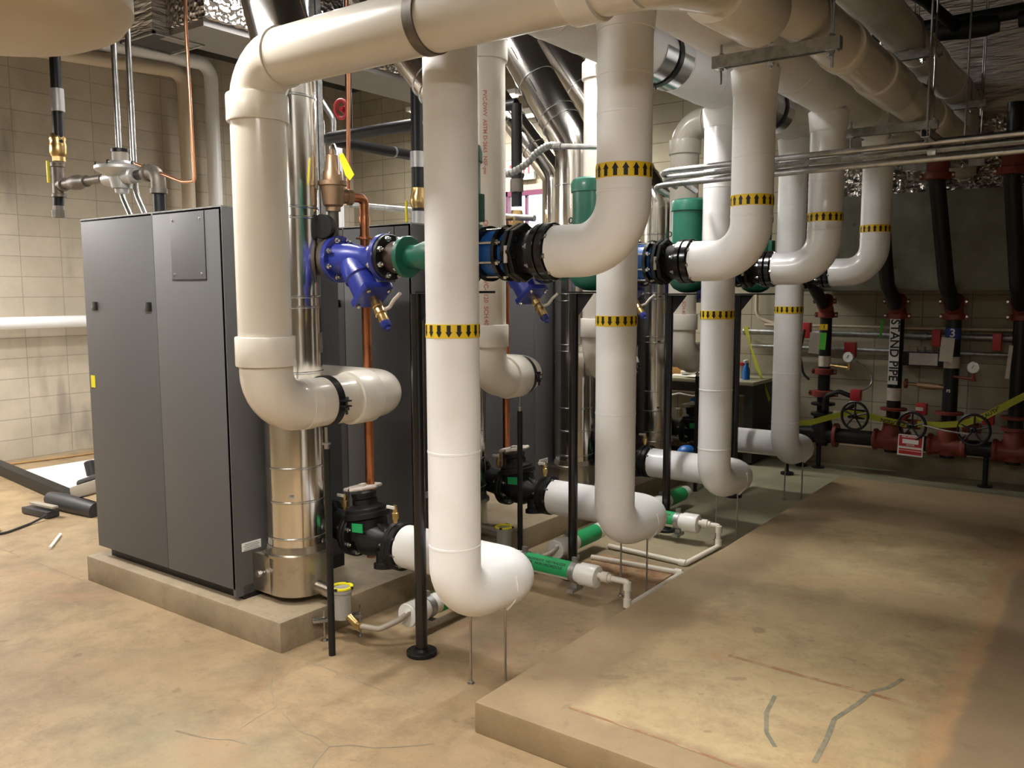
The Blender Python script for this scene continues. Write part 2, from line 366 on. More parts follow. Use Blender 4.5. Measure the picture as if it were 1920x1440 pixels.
stripe([(-1.66,2.62),(-1.30,2.62),(-.86,2.60),(-.5,2.6)],.012,.1262,'rust_line','rust_line',o)
stripe([(-1.35,3.42),(-1.0,3.41),(-.8,3.41),(-.62,3.40)],.022,.1262,'rust_line','rust_line',o)
stripe([(-.69,3.62),(-.72,3.5),(-.76,3.44),(-.78,3.30),(-.82,3.12),(-.80,2.95),(-.79,2.78)],.018,.1264,'crack_fill','crack_fill',o)
stripe([(-1.06,3.17),(-1.04,3.02),(-.99,2.88),(-.93,2.80)],.016,.1264,'crack_fill','crack_fill',o)
fl=bpy.data.objects['floor']
stripe([(-3.10,2.38),(-3.017,2.295),(-2.90,2.20),(-2.774,2.125),(-2.66,2.09),(-2.545,2.052),(-2.45,2.06),(-2.36,2.042),(-2.30,2.10),(-2.219,2.134),(-2.14,2.20),(-2.056,2.286)],.006,.0012,'joint_dark','floor_crack',fl)
stripe([(-2.36,2.042),(-2.33,1.96),(-2.291,1.90),(-2.25,1.78)],.006,.0012,'joint_dark','floor_crack',fl)
stripe([(-2.745,1.933),(-2.765,2.02),(-2.774,2.125)],.005,.0012,'joint_dark','floor_crack',fl)
stripe([(-2.933,1.771),(-2.85,1.79),(-2.763,1.82),(-2.70,1.86),(-2.628,1.871)],.010,.0012,'joint_dark','floor_crack',fl)
stripe([(-9.1,2.45),(-4.95,2.45)],.006,.0012,'joint_dark','control_joint',fl)
stripe([(-3.17,2.50),(-2.0,2.47)],.005,.0012,'joint_dark','control_joint',fl)
# ------------------------------------------------------------------ boilers
BX0,BX1,BZ=-4.90,-3.575,2.11
def boiler(k):
    y0=YB[k]; y1=y0+.73; t=thing('boiler',['tall dark grey cabinet boiler nearest the camera, its wide side in full view','dark grey cabinet boiler second from the camera, behind the blue strainer','dark grey cabinet boiler third from the camera, mostly behind white risers','dark grey cabinet boiler at the far end of the row'][k],'boiler',((BX0+BX1)/2,(y0+y1)/2,.15))
    sx=-4.17
    b=NB(); box(b,((BX0+BX1)/2+.01,(y0+y1)/2+.02,1.15),(BX1-BX0-.05,y1-y0-.02,1.88)); part('cabinet',b,'boiler_dark',t)
    b=NB(); box(b,((BX0+BX1)/2+.03,(y0+y1)/2+.02,.185),(BX1-BX0-.06,y1-y0-.05,.07)); part('base',b,'black_iron',t,'black kick strip under the cabinet')
    b=NB(); box(b,((BX0+sx)/2,y0+.012,(BZ+.21)/2),(sx-BX0-.004,.024,BZ-.21),bev=.003); f=part('side_panel',b,'boiler_grey',t)
    lb=NB(); box(lb,(-4.855,y0-.001,1.19),(.042,.003,.07)); part('label',lb,'tag_yellow',f,'small yellow warning label')
    for x in (-4.79,-4.24):
        b=NB(); box(b,(x,y0-.003,1.625),(.058,.010,.048),bev=.004); part('latch',b,'black_gloss',f)
    b=NB(); box(b,((BX1+sx)/2,y0+.012,(BZ+.21)/2),(BX1-sx-.004,.024,BZ-.21),bev=.003); g=part('side_panel',b,'boiler_grey',t)
    b=NB(); box(b,(-3.86,y0-.001,1.93),(.29,.006,.33),bev=.001); c=part('access_cover',b,'boiler_grey',g)
    b=NB(); 
    for x,z,w,h in ((-3.86,1.763,.296,.003),(-3.713,1.93,.003,.335)): box(b,(x,y0-.0015,z),(w,.005,h))
    part('cover_gap',b,'seam_dark',c)
    for x in (-3.98,-3.745):
        for z in (1.79,2.06):
            b=NB(); lathe(b,(x,y0-.004,z),(0,-1,0),[(0,.007),(.003,.006),(.005,0)],10); part('screw',b,'bolt_steel',c)
    b=NB(); box(b,(BX1-.012,y0+.115,(BZ+.17)/2),(.024,.23,BZ-.17),bev=.004); e=part('end_shell',b,'boiler_grey',t)
    if k<3:
        b=NB(); box(b,(BX1+.001,y0+.10,.42),(.004,.115,.042)); l=part('label',b,'white_label',e,'white data label')
        b=NB()
        for j in range(4): box(b,(BX1+.0035,y0+.10,.432-j*.009),(.001,.095 if j%2 else .08,.004))
        part('print_lines',b,'label_grey',l)
        b=NB(); box(b,(BX1+.001,y0+.53,1.26),(.004,.07,.10)); part('label',b,'white_label',t,'white sticker on the rear')
    for z in (.50,.73,1.05,1.6):
        b=NB(); lathe(b,(BX1-.012,y0+.27,z),(1,0,0),[(0,.012),(.02,.012),(.026,0)],8); part('knob_screw',b,'bolt_steel',t)
    b=NB(); box(b,((BX0+BX1)/2,(y0+y1)/2,BZ-.004),(BX1-BX0,y1-y0,.016)); box(b,(-5.0+.35,y0+.4,BZ+.012),(.42,.3,.02),bev=.004); part('top_cover',b,'galvanised',t)
    # outlet and inlet stubs on the rear face
    yr=YU[k]
    b=NB(); tube(b,[(BX1-.03,yr,1.865),(-3.26,yr,1.865)],.082,28); lathe(b,(-3.26,yr,1.865),(1,0,0),[(0,.082),(.005,.112),(.035,.112)],32); part('outlet_pipe',b,'grey_iron' if k==0 else 'black_iron',t)
    b=NB(); yi=[3.04,4.37,5.70,7.08][k]; tube(b,[(BX1-.03,min(yi,y1-.1),.50),(-3.27,yi,.445)],.078,28); lathe(b,(-3.50,min(yi,y1-.1)+.01,.49),(1,-.0,-.2),[(0,.1),(.03,.1)],28); lathe(b,(-3.42,yi-.02,.53),(0,0,1),[(0,.035),(.035,.035),(.035,.025),(.06,.025)],12); part('inlet_pipe',b,'black_iron',t)
    return t
for k in range(4): boiler(k)
# ------------------------------------------------------------------ flues
def flue(k):
    x,y,r=-3.40,2.775+1.32*k,.147; ze=[2.9,2.78,2.74,2.45][k]; dz=[(-.30,0,.9),(-.62,0,.70),(-.52,0,.80),(-.56,0,.78)][k]
    t=thing('exhaust_flue',['polished stainless flue nearest the camera, behind the first beige elbow pipe','stainless flue second in the row, mostly hidden by the nearest white riser','stainless flue third in the row, beside the green pump motor, leaning over at the top','stainless flue farthest from the camera, between the far white risers'][k],'exhaust flue',(x,y,.15))
    d=V(dz).normalized(); e=V((x,y,ze)); end=e+d*1.9
    b=NB(); tube(b,[(x,y,.42),e,end],r,40,.22,8); part('flue_pipe',b,'stainless',t)
    b=NB()
    for z in (.475,.66,.83,1.25,1.30,1.62,1.67,2.05,2.10,ze-.28): lathe(b,(x,y,z),(0,0,1),[(0,r+.0005),(.003,r+.005),(.010,r+.005),(.013,r+.0005)],40)
    for s in (.22,.30,.62,.95,1.3): lathe(b,e+d*s,d,[(0,r+.0005),(.003,r+.006),(.012,r+.006),(.015,r+.0005)],40)
    part('joint_band',b,'bolt_steel',t)
    b=NB()
    for s in (.45,.75,1.1):
        lathe(b,e+d*s+V((0,-1,.2)).normalized()*(r+.004),d,[(0,.004),(.12,.004)],6)
    for z in (.7,1.27,1.65,2.08,2.4): box(b,(x+.1,y-r*.78,z),(.018,.02,.012))
    part('clamp_latch',b,'bolt_steel',t)
    for z in (1.45,2.25,.70):
        a=math.radians(-40); b=NB(); ringpipe(b,(x,y,z),(0,0,1),r+.001,r+.0025,.10,6,2.3 if k%2 else 2.0,3.0 if k%2 else 2.6); part('label',b,'white_label' if z>2 else 'galvanised',t)
    # cast base that joins the boiler
    b=NB(); lathe(b,(x,y,.19),(0,0,1),[(0,.155),(.19,.155),(.195,.17),(.21,.17),(.215,.155),(.25,.15)],40); box(b,(x-.10,y-.0,.285),(.22,.30,.20),bev=.008)
    bs=part('base',b,'stainless_dull',t)
    b=NB(); lathe(b,(-3.50,y-.152,.29),(0,-1,0),[(0,.010),(.012,.010),(.012,.017),(.03,.017)],6); part('drain_plug',b,'steel',bs)
    b=NB(); tube(b,[(x+.12,y+.0,.23),(x+.30,y-.01,.215)],.032,16); part('drain_pipe',b,'stainless_dull',t)
for k in range(4): flue(k)
b=NB(); tube(b,[(-3.80,5.75,2.12),(-3.80,5.75,2.60),(-5.1,5.75,4.15)],.10,28,.12,6)
for s in (.3,.6,.9,1.3): lathe(b,V((-3.80,5.75,2.60))+V((-.643,0,.766))*s,(-.643,0,.766),[(0,.10),(.004,.107),(.016,.107),(.02,.1)],28)
solo('exhaust_duct',b,'stainless','thin slanting stainless duct just left of the third leaning flue','exhaust duct')
# ------------------------------------------------------------------ plastic combustion pipes
def socket(parent,o,d,L,r,m='pvc_joint'):
    b=NB(); lathe(b,o,d,[(0,r*.98),(.001,r+.012),(.006,r+.014),(L-.006,r+.014),(L-.001,r+.012),(L,r*.98)],40); part('socket',b,m,parent)
RP=.111
def airpipe(k):
    yv=[2.285,3.80,5.04,6.35][k]; zt=[2.625,3.18,3.32,3.0][k]; x=-2.97; xe=[-1.22,-1.27,-1.27,-1.22][k]; yl=[3.04,4.27,5.52,6.83][k]; z0=[1.205,1.20,1.17,1.15][k]
    nm=['large beige plastic air pipe nearest the camera, looping from floor level up over the risers','beige plastic air pipe second in the row with red printed lettering','beige plastic air pipe third in the row, behind the nearest flow-up riser','beige plastic air pipe farthest back, with a rounded elbow on top'][k]
    t=thing('air_pipe',nm,'plastic pipe',(x,yv,z0))
    b=NB(); tube(b,[(BX1+.0,yl,z0),(x,yl,z0),(x,yv,z0),(x,yv,zt),(xe,yv,zt)],RP,40,[.16,.16,.17],8); part('pipe',b,'pvc',t)
    socket(t,(x,yv,1.39),(0,0,1),.125,RP); socket(t,(x,yv,zt-.235),(0,0,1),.11,RP)
    socket(t,(x,yl-.30,z0),(0,1,0),.13,RP+.001,'pvc_joint'); socket(t,(x+.17,yv,zt),(1,0,0),.008,RP-.006)
    b=NB(); lathe(b,(x,yv+.17,z0),(0,1,0),[(0,RP),(.002,RP+.003),(.05,RP+.003),(.052,RP)],36); part('elbow_collar',b,'pvc_joint',t)
    if k==0:
        b=NB(); lathe(b,(-2.05,yv,zt),(1,0,0),[(0,RP+.001),(.001,RP+.006),(.045,RP+.006),(.046,RP+.001)],40); part('band_clamp',b,'grey_iron',t,'dark band clamp on the overhead run')
        socket(t,(-1.45,yv,zt),(1,0,0),.10,RP)
    if k>0:
        s='CHARLOTTE PIPE   PVC-DWV   ' if k==1 else 'PVC 1120  SCH 40  CHARLOTTE PIPE '
        a=math.atan2(0-yv,0-x)+(-.02 if k==1 else .1)
        text_part('printed_lettering','CHARLOTTE PIPE\u00ae  PVC-1120  SCH.40',.034,'print_red',t,(0,0,1.80),(0,0,-1),(0,1,0),wrap=((x,yv,0),RP,a,1.0))
        if k==1: text_part('printed_lettering','PVC-DWV  ASTM D-2665  NSF-pw',.030,'print_red',t,(0,0,2.55),(0,0,-1),(0,1,0),wrap=((x,yv,0),RP,a,1.0))
    # stand with clamp below
    st=thing('pipe_stand','thin black post and clamp under the beige loop pipe '+NTH[k],'pipe stand',(x,yv+.32,0),'clamp stands under the beige loop pipes')
    ys=yv+.32
    b=NB(); tube(b,[(x,ys,0),(x,ys,.985)],.0165,14); part('post',b,'black_iron',st)
    b=NB(); lathe(b,(x,ys,.985),(0,0,1),[(0,.012),(.02,.012),(.02,.020),(.028,.020),(.028,.007),(.11,.007)],12); part('rod',b,'steel',st)
    b=NB(); ringpipe(b,(x,ys,z0),(0,1,0),RP+.001,RP+.007,.036,40); box(b,(x+RP+.022,ys,z0+.012),(.045,.036,.006)); box(b,(x+RP+.022,ys,z0-.012),(.045,.036,.006)); c=part('clamp',b,'black_iron',st)
    b=NB(); lathe(b,(x+RP+.028,ys,z0-.05),(0,0,1),[(0,.006),(.02,.006),(.02,.012),(.032,.012),(.032,.006),(.068,.006),(.068,.012),(.08,.010)],8); part('clamp_bolt',b,'black_gloss',c)
for k in range(4): airpipe(k)
# overhead plastic headers
t=thing('air_header','lower of the two beige plastic pipes running away overhead on the right','plastic pipe',(-1.2,5.3,2.7))
b=NB(); tube(b,[(-1.34,2.285,2.625),(-1.20,2.285,2.625),(-1.21,3.2,2.82),(-1.22,3.7,2.850),(-1.22,8.55,2.850)],.113,44,[.12,.5,.5],8); part('pipe',b,'pvc',t)
for y,z,L in ((2.80,2.715,.42),(4.25,2.845,.10),(4.9,2.845,.5),(6.28,2.845,.3),(7.6,2.845,.12)): socket(t,(-1.215,y,z),(0,1,0.03 if y<4 else 0),L,.108)
t=thing('air_header','upper beige plastic pipe running away overhead, at the top right','plastic pipe',(-1.27,5.3,3.1))
b=NB(); tube(b,[(-1.30,2.9,3.288),(-1.30,8.20,3.288),(-1.30,8.20,2.66)],.115,44,.16,8); lathe(b,(-1.30,8.20,2.70),(0,0,-1),[(0,.113),(.03,.10),(.06,.06),(.07,0)],32); part('pipe',b,'pvc',t)
for y,L in ((4.55,.62),(6.3,.5),(7.45,.45)): socket(t,(-1.30,y,3.288),(0,1,0),L,.110)
socket(t,(-1.30,8.20,2.99),(0,0,-1),.14,.112)
# ------------------------------------------------------------------ arrow bands
def arrowband(parent,c,r,up,h=.054,n=17):
    b=NB(); r1=r+.0012
    lathe(b,(c[0],c[1],c[2]-h/2),(0,0,1),[(0,r),(0,r1),(h,r1),(h,r)],48,0)
    r2=r1+.0010; s=1 if up else -1
    def q(pts):
        vs=[]
        for a,z in pts: vs.append(b.verts.new((c[0]+r2*math.cos(a),c[1]+r2*math.sin(a),c[2]+z)))
        f=b.faces.new(vs); f.material_index=1
    for k in range(n):
        a=2*PI*k/n+.1; w=.0078/r; W=.0132/r; e=h*.44
        q([(a-w,-e*s),(a+w,-e*s),(a+w,.006*s),(a-w,.006*s)])
        for f0,f1 in ((-1,-.5),(-.5,0),(0,.5),(.5,1)):
            t0=1-abs(f0); t1=1-abs(f1); z0=.002*s; zz=lambda t: z0+(e*s-z0)*t
            P=[(a+W*f0,z0),(a+W*f1,z0)]+([(a+W*f1,zz(t1))] if t1>0 else [])+([(a+W*f0,zz(t0))] if t0>0 else [])
            q(P)
    return part('arrow_band',b,['yellow','arrow_black'],parent,'yellow band with black arrows pointing '+('up' if up else 'down'))
ZH1,RH1=2.975,.148; ZH2,RH2=2.915,.148
# ------------------------------------------------------------------ return risers (flow down)
for k in range(4):
    x,y,yl,zl,r=-2.22,YD[k],[3.04,4.37,5.70,7.08][k],[.432,.42,.42,.41][k],.107
    jm='canvas' if k<2 else 'glossy_jacket'
    t=thing('return_riser','white insulated riser with down arrows, '+NTH[k],'insulated pipe',(x,y,zl-r))
    b=NB(); tube(b,[(x,y,ZH1-.02),(x,y,zl),(-2.165,yl,zl),(-2.89,yl,zl)],r,44,[.15,.13],10); part('jacket',b,jm,t)
    b=NB()
    for z in (.66,2.35,1.05): lathe(b,(x,y,z),(0,0,1),[(0,r),(.001,r+.0016),(.009,r+.0016),(.01,r)],44)
    part('seam',b,jm,t); arrowband(t,(x,y,1.545 if k<3 else 1.55),r+.001,False)
    s=thing('elbow_support','pair of thin threaded rods under the low elbow of the riser '+NTH[k],'support rods',(x,y+.12,0),'threaded rods under the riser elbows')
    for rx,ry in ((-2.255,y+.14),(-2.15,y+.25)):
        b=NB(); tube(b,[(rx,ry,0),(rx,ry,zl-.09)],.0052,8); rd=part('rod',b,'steel',s)
        if rx<-2.2: b=NB(); lathe(b,(rx,ry,0),(0,0,1),[(0,.018),(.003,.018),(.003,.010),(.014,.010)],6); part('foot_nut',b,'bolt_steel',rd)
    b=NB(); tube(b,[(-2.14,y+.25,zl-.106),(-2.10,y+.25,zl-.06),(-2.082,y+.25,zl+.0),(-2.09,y+.25,zl+.05)],.0065,8,.05,4); part('caulk_bead',b,jm,s)
# supply risers (flow up)
for k in range(4):
    x,y,zl,r=-1.62,YU[k],[1.86,1.855,1.84,1.835][k],.105
    jm='canvas' if k<2 else 'glossy_jacket'
    t=thing('supply_riser','white insulated elbow riser with up arrows, '+NTH[k],'insulated pipe',(x,y,zl-r))
    b=NB(); tube(b,[(-1.925,y,zl),(x,y,zl),(x,y,ZH2-.02)],r,44,.195,12); part('jacket',b,jm,t)
    b=NB()
    for z in (2.07,2.36,2.5): lathe(b,(x,y,z),(0,0,1),[(0,r),(.001,r+.0016),(.009,r+.0016),(.01,r)],44)
    part('seam',b,jm,t); arrowband(t,(x,y,2.15),r+.001,True)
# headers
t=thing('return_header','long white insulated header that the down-arrow risers hang from','insulated pipe',(-2.22,5,ZH1-RH1))
b=NB(); tube(b,[(-2.22,2.50,ZH1),(-2.22,8.1,ZH1)],RH1,48); part('jacket',b,'canvas',t)
b=NB()
for y in YD: lathe(b,(-2.22,y,ZH1-RH1-.10),(0,0,1),[(0,.110),(.05,.115),(.12,.122)],40)
for y in (3.3,3.6,4.55,5.0,5.9): lathe(b,(-2.22,y,ZH1),(0,1,0),[(0,RH1),(.001,RH1+.002),(.009,RH1+.002),(.01,RH1)],48)
part('tee_jacket',b,'canvas',t)
t=thing('supply_header','long white insulated header above the up-arrow risers','insulated pipe',(-1.62,5,ZH2-RH2))
b=NB(); tube(b,[(-1.62,2.62,ZH2),(-1.62,8.1,ZH2)],RH2,48); part('jacket',b,'canvas',t)
b=NB()
for y in YU: lathe(b,(-1.62,y,ZH2-RH2-.10),(0,0,1),[(0,.108),(.05,.113),(.12,.12)],40)
for y in (3.35,4.75,5.1,6.2): lathe(b,(-1.62,y,ZH2),(0,1,0),[(0,RH2),(.001,RH2+.002),(.009,RH2+.002),(.01,RH2)],48)
part('tee_jacket',b,'canvas',t)
for i,(y,w) in enumerate(((4.36,'second and third'),(6.05,'third and farthest'))):
    t=thing('pipe_hanger','clevis hanger with shiny saddle on the return header between the '+w+' risers','pipe hanger',(-2.22,y,ZH1-RH1),'saddle hangers on the return header')
    b=NB()
    n=24; R=RH1+.003; pr=[]
    for j in range(n+1):
        a=PI+PI*j/n; pr.append((-2.22+R*math.cos(a),ZH1+R*math.sin(a),-2.22+(R+.004)*math.cos(a),ZH1+(R+.004)*math.sin(a)))
    vv=[[b.verts.new((p[0],y-.165,p[1])),b.verts.new((p[0],y+.165,p[1])),b.verts.new((p[2],y+.165,p[3])),b.verts.new((p[2],y-.165,p[3]))] for p in pr]
    for a,c in zip(vv,vv[1:]):
        for j in range(4): b.faces.new((a[j],a[(j+1)%4],c[(j+1)%4],c[j]))
    b.faces.new(vv[0]); b.faces.new(vv[-1][::-1]); part('saddle',b,'bolt_steel',t,'bright sheet metal saddle')
    b=NB(); ringpipe(b,(-2.22,y,ZH1),(0,1,0),RH1+.008,RH1+.014,.045,40); lathe(b,(-2.22,y,ZH1-RH1-.03),(0,0,1),[(0,.004),(.02,.006)],8); part('strap',b,'black_iron',t)
    b=NB(); tube(b,[(-2.22,y,ZH1+RH1+.01),(-2.22,y,ZC)],.008,8); part('rod',b,'steel',t)
# ------------------------------------------------------------------ trapeze hangers
def channel(b,a,c,w=.041,h=.041,th=.0035,upd=(0,0,1),slots=False):   # strut channel from a to c, open side along upd
    a,c=V(a),V(c); d=(c-a).normalized(); u=V(upd).normalized(); s=d.cross(u).normalized(); L=(c-a).length; R=Matrix((d,s,u)).transposed(); m=(a+c)/2
    box(b,m-u*(h/2-th/2),(L,w,th),R); box(b,m+s*(w/2-th/2),(L,th,h),R); box(b,m-s*(w/2-th/2),(L,th,h),R)
    for q in (1,-1): box(b,m+s*q*(w/2-.005)+u*(h/2-.002),(L,.010,.004),R)
def trapeze(y,z,x0,x1,px,label,ztop=ZC,low=None,hh=.052):
    t=thing('trapeze_hanger',label,'pipe hanger',((x0+x1)/2,y,z-.06))
    b=NB(); channel(b,(x0,y,z-hh/2),(x1,y,z-hh/2),.041,hh,upd=(0,0,-1)); box(b,((x0+x1)/2,y-.0208,z-hh/2),(x1-x0,.0015,hh)); part('channel',b,'galvanised',t)
    for x in (x0+.035,x1-.035):
        b=NB(); tube(b,[(x,y,z-.12),(x,y,ztop)],.0055,8); r=part('rod',b,'steel',t)
        b=NB(); lathe(b,(x,y,z-hh-.012),(0,0,1),[(0,.012),(.008,.012)],6); lathe(b,(x,y,z),(0,0,1),[(0,.013),(.010,.013)],6); box(b,(x,y,z-hh-.002),(.045,.044,.005)); part('nut',b,'bolt_steel',r)
    R=.125; zc=z+.113
    b=NB(); pts=[V((px-R,y+.0,z-.085)),V((px-R,y,zc))]+[V((px-R*math.cos(a*PI/12),y,zc+R*math.sin(a*PI/12))) for a in range(1,12)]+[V((px+R,y,zc)),V((px+R,y,z-.085))]
    tube(b,pts,.0075,8); u=part('u_bolt',b,'steel',t)
    for x in (px-R,px+R):
        b=NB(); lathe(b,(x,y,z-hh-.024),(0,0,1),[(0,.015),(.012,.015),(.012,.02),(.016,.02)],6); lathe(b,(x,y,z),(0,0,1),[(0,.014),(.014,.014)],6); part('nut',b,'bolt_steel',u)
trapeze(3.70,2.73,-1.60,-1.05,-1.218,'dark galvanised channel hanger across the lower air header, nearest the camera')
trapeze(5.84,2.73,-1.61,-1.065,-1.22,'galvanised channel hanger under the lower air header, above the third riser')
trapeze(5.88,3.172,-1.62,-1.07,-1.30,'galvanised channel hanger under the upper air header, near the top right')
trapeze(7.70,3.172,-1.62,-1.07,-1.30,'galvanised channel hanger under the upper air header, farther back')
trapeze(7.75,2.73,-1.66,-1.065,-1.22,'far galvanised channel hanger under the lower air header, by the foil')
# ------------------------------------------------------------------ pump rows
def flange(name,parent,x,y,z,w,r,m,nb=8,side=1,bs=.011,a0=.39,d=(1,0,0),bored=.83):
    b=NB(); lathe(b,(x,y,z),d,[(0,r-.003),(.003,r),(w-.003,r),(w,r-.003)],40); f=part(name,b,m,parent)
    o=V((x,y,z))+V(d)*(w if side>0 else 0); bolts(f,o,V(d)*side,r*bored,nb,bs,a0)
    if side==2: bolts(f,V((x,y,z)),-V(d),r*bored,nb,bs,a0)
    return f
def pumprow(k):
    y=YU[k]; z=[1.86,1.856,1.84,1.835][k]; near=NTH[k]
    # strainer
    t=thing('strainer','blue Y-strainer with brass drain valve, pump row '+near,'strainer',(-3.07,y,z-.2))
    flange('flange',t,-3.225,y,z,.028,.115,'blue_paint',8,1,.0145)
    flange('flange',t,-2.905,y,z,.028,.112,'blue_paint',8,-1,.0145)
    b=NB(); lathe(b,(-3.20,y,z),(1,0,0),[(0,.085),(.04,.075),(.10,.072),(.17,.055),(.21,.06),(.27,.085),(.30,.085)],32)
    dl=V((.62,-.12,-.78)).normalized(); lathe(b,V((-3.12,y,z)),dl,[(0,.06),(.05,.078),(.12,.080),(.13,.072),(.24,.072)],32); part('body',b,'blue_paint',t)
    e=V((-3.10,y,z))+dl*.225; X_,Y_=frame(dl); R=Matrix((X_,Y_,dl)).transposed()
    b=NB(); box(b,e,(.155,.155,.035),R,bev=.006); c=part('cover',b,'blue_paint',t)
    for i in (-1,1):
        for j in (-1,1): b=NB(); lathe(b,e+X_*.058*i+Y_*.058*j+dl*.016,dl,[(0,.012),(.012,.012),(.016,.008)],6); part('bolt',b,'bolt_steel',c)
    v=thing('drain_valve','brass ball valve with blue cap below the blue strainer '+near,'valve',e+dl*.03) 
    b=NB(); lathe(b,e+dl*.018,dl,[(0,.020),(.025,.020),(.03,.027),(.055,.027),(.06,.022),(.08,.030),(.10,.030),(.105,.024),(.135,.026),(.15,.024)],12); part('body',b,'brass',v)
    b=NB(); lathe(b,e+dl*.165,dl,[(0,.026),(.02,.026),(.028,.020),(.028,.012),(.045,.012)],8); part('cap',b,'blue_paint',v)
    hp=e+dl*.10+V((.035,0,.01)); b=NB(); tube(b,[hp,hp+V((.03,-.0,.01)),hp+V((.06,0,.045)),hp+V((.10,0,.075))],.009,8,.02,4); part('lever',b,'tag_white',v)
    # spool between strainer and pump
    t=thing('pipe_spool','short dark bolted spool between blue strainer and green pump, row '+near,'pipe',(-2.83,y,z-.1))
    flange('flange',t,-2.875,y,z,.022,.108,'black_iron',8,1,.0145); b=NB(); lathe(b,(-2.86,y,z),(1,0,0),[(0,.062),(.03,.075),(.06,.07),(.10,.078)],32); part('body',b,'rust_iron',t)
    # pump
    px=[-2.465,-2.555,-2.53,-2.52][k]
    t=thing('circulation_pump','green inline pump with upright motor, '+near,'pump',(px,y,z-.15))
    flange('flange',t,-2.765,y,z,.026,.096,'green_paint',4,-1,.013,.78,bored=.8)
    flange('flange',t,-2.385,y,z,.026,.096,'green_paint',4,1,.013,.78,bored=.8)
    b=NB(); lathe(b,(-2.75,y,z),(1,0,0),[(0,.055),(.06,.052),(.12,.07),(.24,.07),(.32,.052),(.37,.055)],28); lathe(b,(px,y,z-.155),(0,0,1),[(0,.0),(.004,.05),(.03,.10),(.08,.135),(.16,.14),(.22,.12),(.25,.11)],40); part('volute',b,'green_paint',t)
    b=NB(); lathe(b,(px,y,z+.08),(0,0,1),[(0,.10),(.03,.125),(.05,.125),(.06,.116),(.36,.116)],40); part('motor',b,'green_paint',t)
    b=NB(); lathe(b,(px,y,z+.40),(0,0,1),[(0,.122),(.002,.126),(.045,.126),(.07,.118),(.082,.095),(.085,0)],40); part('motor_cap',b,'green_paint',t)
    b=NB(); ringpipe(b,(px-.135,y-.02,z+.25),(.3,1,0),.013,.019,.006,16); part('lifting_eye',b,'black_iron',t)
    b=NB(); box(b,(px+.12,y+.0,z+.2),(.04,.08,.12),bev=.005); part('junction_box',b,'green_paint' if k else 'green_paint',t)
    # stand
    sx,sy_=-2.635,y-.07
    t=thing('pump_stand','black steel post with top plate holding up the pump '+near,'stand',(sx,sy_,0),'black pump stands')
    b=NB(); tube(b,[(sx,sy_,.01),(sx,sy_,z-.17)],.028,28); part('post',b,'black_gloss',t)
    b=NB(); lathe(b,(sx,sy_,0),(0,0,1),[(0,.070),(.002,.072),(.018,.072),(.020,.070),(.020,.038),(.032,.032)],40); bb=part('base_flange',b,'black_iron',t)
    b=NB(); 
    for a in (.6,2.2,3.7,5.3): lathe(b,(sx+.054*math.cos(a),sy_+.054*math.sin(a),.0185),(0,0,1),[(0,.008),(.0022,.008)],10)
    part('bolt_hole',b,'seam_dark',bb)
    b=NB(); box(b,(px+.0,y-.0,z-.163),(.28,.22,.010)); part('top_plate',b,'black_iron',t)
    b=NB(); v=[b.verts.new(p) for p in ((sx+.025,sy_-.004,z-.17),(sx+.13,sy_-.004,z-.17),(sx+.025,sy_-.004,z-.30),(sx+.025,sy_+.004,z-.17),(sx+.13,sy_+.004,z-.17),(sx+.025,sy_+.004,z-.30))]
    b.faces.new(v[:3]); b.faces.new(v[3:][::-1])
    for i in range(3): j=(i+1)%3; b.faces.new((v[i],v[i+3],v[j+3],v[j]))
    part('gusset',b,'black_iron',t,ang=20)
    # coupling with blue sleeve
    t=thing('expansion_coupling','black ringed coupling with blue sleeve and tie rods, row '+near,'pipe coupling',(-2.22,y,z-.12))
    flange('flange',t,-2.355,y,z,.026,.10,'black_iron',6,1,.012)
    b=NB(); lathe(b,(-2.33,y,z),(1,0,0),[(0,.07),(.04,.075),(.07,.085)],28); part('neck',b,'black_iron',t)
    for x in (-2.268,-2.170): 
        b=NB(); ringpipe(b,(x,y,z),(1,0,0),.088,.118,.018,44); part('ring',b,'black_gloss',t)
    b=NB(); lathe(b,(-2.28,y,z),(1,0,0),[(0,.089),(.01,.094),(.055,.096),(.11,.094),(.13,.089)],36); sl=part('sleeve',b,'blue_sleeve',t,'bright blue sleeve')
    x_,y_=frame((1,0,0))
    for j in range(8):
        a=2*PI*j/8+.39; p=V((-2.268,y,z))+(x_*math.cos(a)+y_*math.sin(a))*.106; b=NB(); tube(b,[p-V((.02,0,0)),p+V((.13,0,0))],.006,8); lathe(b,p+V((.108,0,0)),(1,0,0),[(0,.013),(.014,.013)],6); part('tie_rod',b,'bolt_steel',t)
    # wafer valve
    t=thing('wafer_valve','black faceted valve body between coupling and white elbow, row '+near,'valve',(-2.06,y,z-.12))
    b=NB()
    for x in (-2.128,-2.098): lathe(b,(x,y,z),(1,0,0),[(0,.120),(.003,.124),(.019,.124),(.022,.120)],8)
    bd=part('plates',b,'black_gloss',t,ang=20)
    b=NB()
    for j in range(8): a=2*PI*j/8+.2; p=V((-2.08,y,z))+(x_*math.cos(a)+y_*math.sin(a))*.09; box(b,p,(.03,.02,.02))
    part('lug',b,'black_gloss',t)
    b=NB(); box(b,(-2.098,y-.118,z-.01),(.014,.006,.07)); part('name_plate',b,'tag_white',bd)
    b=NB(); lathe(b,(-2.075,y,z),(1,0,0),[(0,.085),(.03,.09),(.06,.105),(.075,.105)],36); part('body',b,'black_iron',t)
    flange('flange',t,-2.002,y,z,.030,.117,'black_gloss',8,-1,.0135,.2)
    flange('flange',t,-1.965,y,z,.034,.117,'black_gloss',8,1,.0135,.2)
    # lower row: combination valve
    zl=.435; y=[3.04,4.37,5.70,7.08][k]
